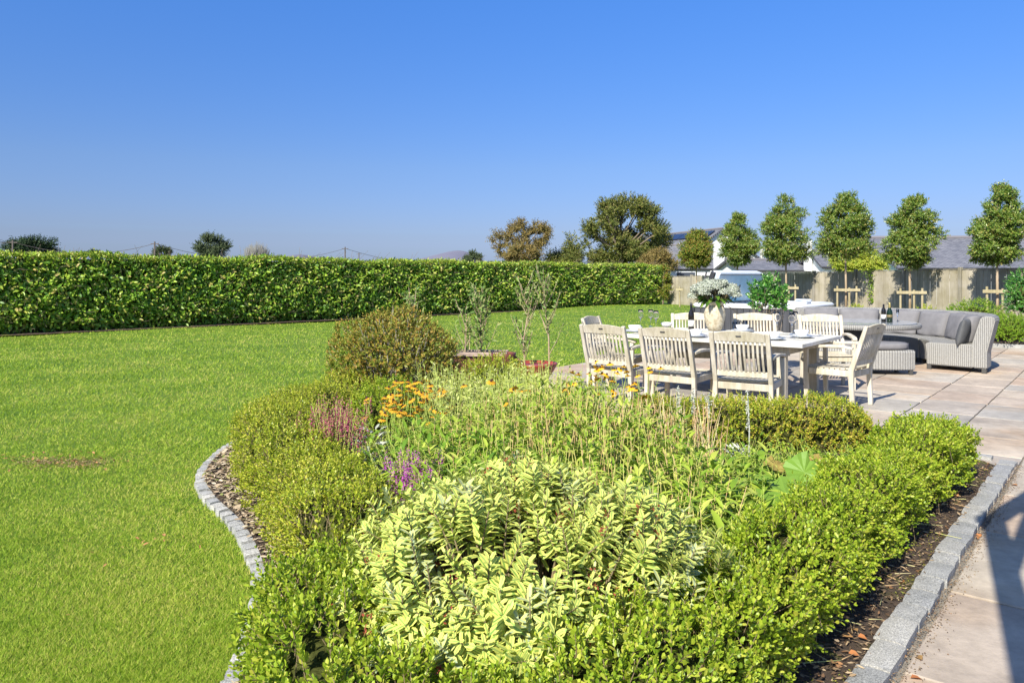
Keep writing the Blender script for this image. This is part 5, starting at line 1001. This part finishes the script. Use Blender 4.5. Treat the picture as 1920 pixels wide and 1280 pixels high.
# hill
m_hill, nt, b = newmat('heather_hill'); n1 = noise(nt, .012, 5); r1 = ramp(nt, [(.3, (.12, .12, .17)), (.7, (.17, .165, .21))], n1.outputs[0]); nt.links.new(r1.outputs[0], b.inputs['Base Color']); b.inputs['Roughness'].default_value = 1
def hill(px, top, wpx, Y, dpt, seed):
    cx = UX(px, Y); W_ = wpx / F * Y; H_ = ZY(top, Y); nx_, ny_ = 60, 24; V = []
    for j in range(ny_):
        for i in range(nx_):
            a = (i / (nx_ - 1) - .5) * 2; b_ = (j / (ny_ - 1) - .5) * 2; z = H_ * math.exp(-(a * 2.1) ** 2) * math.exp(-(b_ * 2) ** 2) * (1 + .06 * math.sin(a * 9 + seed)) - 3 + H_ * .12 * math.exp(-((a + .45) * 4) ** 2 - (b_ * 2) ** 2); V.append((cx + a * W_, Y + b_ * dpt, z))
    q = np.array([[j * nx_ + i, j * nx_ + i + 1, (j + 1) * nx_ + i + 1, (j + 1) * nx_ + i] for j in range(ny_ - 1) for i in range(nx_ - 1)]); tag(link('hill', npmesh('hill', np.array(V), [q]), m_hill, smooth=True), kind='structure')
hill(852, 469, 170, 2200, 900, 0); hill(570, 478, 110, 2600, 900, 2)

# ------------------------------------------------------------------ houses
m_slate, nt, b = newmat('slate_roof'); tcn = nt.nodes.new('ShaderNodeTexCoord'); bk = nt.nodes.new('ShaderNodeTexBrick'); uvn = nt.nodes.new('ShaderNodeUVMap'); nt.links.new(uvn.outputs[0], bk.inputs[0]); bk.inputs['Scale'].default_value = 2.2; bk.inputs['Color1'].default_value = (.115, .12, .14, 1); bk.inputs['Color2'].default_value = (.20, .205, .225, 1); bk.inputs['Mortar'].default_value = (.05, .05, .06, 1); bk.inputs['Mortar Size'].default_value = .02
n1 = noise(nt, 1.2, 5); r1 = ramp(nt, [(.3, (.8, .8, .8)), (.7, (1.15, 1.12, 1.1))], n1.outputs[0]); nt.links.new(mixc(nt, 'MULTIPLY', 1, bk.outputs[0], r1.outputs[0]), b.inputs['Base Color']); b.inputs['Roughness'].default_value = .6
m_white = plain('white_render', (.78, .78, .76), .85, nz=.04, nscale=3); m_stonew = plain('grey_stone_wall', (.30, .26, .20), .9, nz=.35, nscale=5, bmp=.6); m_solar = plain('solar_panel', (.02, .028, .05), .15); m_win = plain('window_glass', (.05, .06, .08), .08); m_alum = plain('pale_frame', (.6, .62, .64), .4)
def roofplane(name, p0, p1, p2, p3, mat, parent, th=.14):
    """p0,p1 along the eave, p2,p3 the ridge"""
    P = [Vector(p) for p in (p0, p1, p2, p3)]; nn = (P[1] - P[0]).cross(P[3] - P[0]).normalized(); 
    if nn.z < 0: nn = -nn
    V = P + [p - nn * th for p in P]; me = bpy.data.meshes.new(name); me.from_pydata([tuple(v) for v in V], [], [(0, 1, 2, 3), (7, 6, 5, 4), (0, 4, 5, 1), (1, 5, 6, 2), (2, 6, 7, 3), (3, 7, 4, 0)]); l = me.uv_layers.new(name='UVMap'); e = (P[1] - P[0]).normalized(); w_ = nn.cross(e)
    for li, lp in enumerate(me.loops): d = V[lp.vertex_index] - P[0]; l.data[li].uv = (d.dot(e), d.dot(w_))
    bm = bmesh.new(); bm.from_mesh(me); bmesh.ops.recalc_face_normals(bm, faces=bm.faces); bm.to_mesh(me); bm.free(); return link(name, me, mat, parent)
def house(label, x, y, rz, L_, D_, he, hr, wall=m_white, ends=True, oh=.25, name='house'):
    """ridge along local x, length L_, depth D_, eaves he, ridge hr"""
    root = thing(name, label, 'house', (x, y, 0), rz); V = []; 
    for sx in (-1, 1): V += [(sx * L_ / 2, -D_ / 2, 0), (sx * L_ / 2, D_ / 2, 0), (sx * L_ / 2, D_ / 2, he), (sx * L_ / 2, 0, hr - .06), (sx * L_ / 2, -D_ / 2, he)]
    mb = MB(); mb.add(V, [(0, 1, 2, 3, 4), (9, 8, 7, 6, 5), (0, 5, 6, 1), (1, 6, 7, 2), (4, 9, 5, 0), (2, 7, 8, 3), (3, 8, 9, 4)]); mb.build('wall', wall, root)
    sl = (hr - he) / (D_ / 2)
    for s in (-1, 1): roofplane('roof', (-L_ / 2 - oh, s * (D_ / 2 + oh), he - sl * oh + .1), (L_ / 2 + oh, s * (D_ / 2 + oh), he - sl * oh + .1), (L_ / 2 + oh, s * .0, hr + .1), (-L_ / 2 - oh, s * .0, hr + .1), m_slate, root)
    mb = MB(); mb.tube([(-L_ / 2 - oh, 0, hr + .12), (L_ / 2 + oh, 0, hr + .12)], .10, 8); mb.build('ridge_tiles', plain('ridge_tile', (.16, .15, .16), .8), root)
    return root, sl
def onroof(root, sl, D_, hr, x, d, w_, l_, name, mat, up=.14, side=-1, th=.06):
    """panel on the side -1 slope: d = distance down from the ridge measured flat"""
    a = math.atan(sl); mb = MB(); mb.box((x, side * d, hr + .1 - sl * d + up), (w_, l_, th), Matrix.Rotation(-side * a, 3, 'X')); return mb.build(name, mat, root)
# house with solar panels: gable end turned to the garden, left slope in view
gd = Vector((-.30, .954, 0)); G = Vector((UX(1352, 66), 66, 0)); L1 = 15.; ctr = G + gd * L1 / 2; rz1 = math.atan2(gd.y, gd.x)
r1_, sl1 = house('white gabled house with slate roof, skylight and solar panels behind the smallest tree', ctr.x, ctr.y, rz1, L1, 8.4, 2.7, ZY(431, 66), name='house')
for i, xx in enumerate(np.linspace(-6.4, 3.8, 7)): onroof(r1_, sl1, 8.4, ZY(431, 66), xx, .85, 1.6, 1.0, 'solar_panel', m_solar, side=1, up=.12)
f_ = onroof(r1_, sl1, 8.4, ZY(431, 66), -3.2, 2.3, 1.2, 1.0, 'skylight', m_alum, side=1, up=.08); 
a_ = math.atan(sl1); mb = MB(); mb.box((-3.2, 2.3, ZY(431, 66) + .1 - sl1 * 2.3 + .125), (1.0, .8, .03), Matrix.Rotation(-a_, 3, 'X')); mb.build('pane', m_win, f_)
# lean-to wing with white wall in front
bx_, by_ = UX(1268, 60), 60
r2_, sl2 = house('low white outbuilding with a slate roof in front of the house with solar panels', bx_, by_, R(-14), 5.2, 5.0, 2.0, ZY(462, 60))
mb = MB(); mb.box((.8, -2.53, 1.2), (1.6, .06, 1.1)); w0 = mb.build('window', m_alum, r2_); mb = MB(); mb.box((.8, -2.565, 1.2), (1.35, .03, .9)); mb.build('pane', m_win, w0)
Y_ = 50; house('long low bungalow with a dark slate roof between two of the standard trees', UX(1470, Y_), Y_ + 2, R(4), 6.4, 5, 1.75, ZY(489, Y_))
r4, _ = house('grey stone building with a chimney behind the tree with the wide crown', UX(1516, 56), 58, R(58), 5.5, 4.4, 1.9, ZY(468, 56), wall=m_stonew); mb = MB(); mb.box((-2.4, 0, ZY(464, 56) - .2), (.5, .8, 1.4)); ch = mb.build('chimney', m_stonew, r4); mb = MB(); mb.lathe([(.11, 0), (.13, .3), (.10, .3)], 10, (-2.4, 0, ZY(464, 56) + .5)); mb.build('chimney_pot', plain('clay_pot', (.45, .25, .14), .8), ch)
r5, sl5 = house('white walled bungalow with a dark roof behind the yellow green bush', UX(1628, 47), 49, R(-3), 5.4, 4.6, ZY(500, 47), ZY(471, 47)); mb = MB(); mb.box((-2.95, 0, ZY(478, 47)), (.35, .6, 2.0)); mb.build('chimney', m_white, r5)
mb = MB(); mb.box((1.2, -2.33, 1.25), (1.2, .06, .9)); w0 = mb.build('window', m_alum, r5); mb = MB(); mb.box((1.2, -2.365, 1.25), (1.0, .03, .7)); mb.build('pane', m_win, w0)
r6, _ = house('house with a big slate roof at the right behind the fence', UX(1860, 38) , 41, R(-4), 9.6, 8.5, 1.8, ZY(457, 38) + .35)
mb = MB(); mb.box((UX(1428, 75), 75, ZY(463, 75) / 2), (.28, .28, ZY(463, 75))); o = mb.build('lamp_post', plain('pale_post', (.55, .55, .5), .6)); tag(o, 'pale slim post standing on the skyline between two standard trees', 'post')

# bare soil strip under the laurel
d_ = Vector((7.45 + 16.2, 36.7 - 14.2, 0)).normalized(); nf_ = Vector((d_.y, -d_.x, 0)); A_ = Vector((-16.2, 14.2, 0)); top_, bot_ = [], []; g = random.Random(9)
for i in range(120): p = A_ + d_ * (i / 119 * 32.6); top_.append(tuple((p - nf_ * 1.0).xy)); bot_.append(tuple((p + nf_ * (.30 + .05 * math.sin(i * .9) + g.uniform(-.03, .03))).xy))
V = [(*p, .022) for p in bot_] + [(*p, .06) for p in top_]; mb = MB(); mb.add(V, [(i, i + 1, 120 + i + 1, 120 + i) for i in range(119)]); tag(mb.build('hedge_soil', m_soil), kind='structure')
# unseen timber frame added overhead, its bars shaped to shadow the near slabs
shframe = thing('shadow_frame', 'added unseen timber frame casting shadow on the near corner of the patio', 'shadow_frame', (1.0, 1.0, 0)); po = Vector((1.0, 1.0, 0))
for nm, a_, b_, w_ in (('beam', (1.18, 1.85, 2.6), (-.5, -1.1, 2.6), .12), ('brace', (2.20, 2.85, 2.6), (.74, 1.04, 2.6), .07), ('front_beam', (1.05, 1.72, 2.62), (3.5, 3.8, 2.62), .10)):
    mb = MB(); mb.sweep([Vector(a_) - po, Vector(b_) - po], w_, .10, (1, -.6, 0)); mb.build(nm, m_fpost, shframe)
for x_, y_ in ((3.45, 3.75), (-.5, -1.1)): mb = MB(); mb.box((x_ - 1, y_ - 1, 1.3), (.1, .1, 2.55)); mb.build('post', m_fpost, shframe)

g = np.random.default_rng(77); n = 130; u_ = g.uniform(1.6, 6.4, n); v_ = g.uniform(-1.05, -.78, n); P = np.stack([u_ * AX[0] + v_ * VX[0], u_ * AX[1] + v_ * VX[1], np.full(n, .058)], 1); a = g.uniform(0, 6.28, n); l = g.uniform(.03, .16, n)
tag(rods('dry_stalks', P, P + np.stack([np.cos(a) * l, np.sin(a) * l, g.uniform(0, .015, n)], 1), .0022, .0012, m_tan), kind='stuff')
n = 26; u_ = g.uniform(1.5, 6.6, n); v_ = np.where(g.random(n) < .7, g.uniform(-1.0, -.78, n), g.uniform(-.63, -.5, n)); P = np.stack([u_ * AX[0] + v_ * VX[0], u_ * AX[1] + v_ * VX[1], np.where(v_ < -.7, .062, .036)], 1)
tag(leaves('autumn_leaves', P, g.normal(0, 1, P.shape) * [1, 1, .1], np.tile([0, 0, 1.], (n, 1)) + g.normal(0, .25, P.shape), g.uniform(.03, .05, n), .028, leafmat('orange_dry_leaf', [(.45, .20, .06), (.38, .14, .05), (.30, .20, .08)], rough=.8, transl=.1, gain=1.0), curl=.25), kind='stuff')
n = 2600; u_ = g.uniform(1.2, 6.8, n); v_ = -.648 + np.abs(g.normal(0, .035, n)) + .0; P = np.stack([u_ * AX[0] + v_ * VX[0], u_ * AX[1] + v_ * VX[1], np.full(n, .033)], 1)
tag(leaves('grit', P, g.normal(0, 1, P.shape) * [1, 1, .1], np.tile([0, 0, 1.], (n, 1)) + g.normal(0, .3, P.shape), g.uniform(.004, .011, n), .006, m_chip, simple=True), kind='stuff')

g = np.random.default_rng(78); n = 950; cx_, cy_ = at(128, 870); k_ = g.integers(0, 5, n); ox_ = np.array([-.16, .0, .12, .2, -.3])[k_]; oy_ = np.array([.0, .04, -.03, .0, .05])[k_]
P = np.stack([cx_ + ox_ + g.normal(0, .085, n), cy_ + oy_ + g.normal(0, .075, n), g.uniform(.006, .022, n)], 1)
tag(leaves('worn_turf', P, g.normal(0, 1, (n, 3)) * [1, 1, .25], np.tile([0, 0, 1.], (n, 1)) + g.normal(0, .3, (n, 3)), g.uniform(.01, .03, n), .005, leafmat('dead_grass', [(.34, .20, .11), (.45, .32, .20), (.26, .15, .08)], rough=.9, transl=.1, gain=1.0), simple=True), kind='stuff')
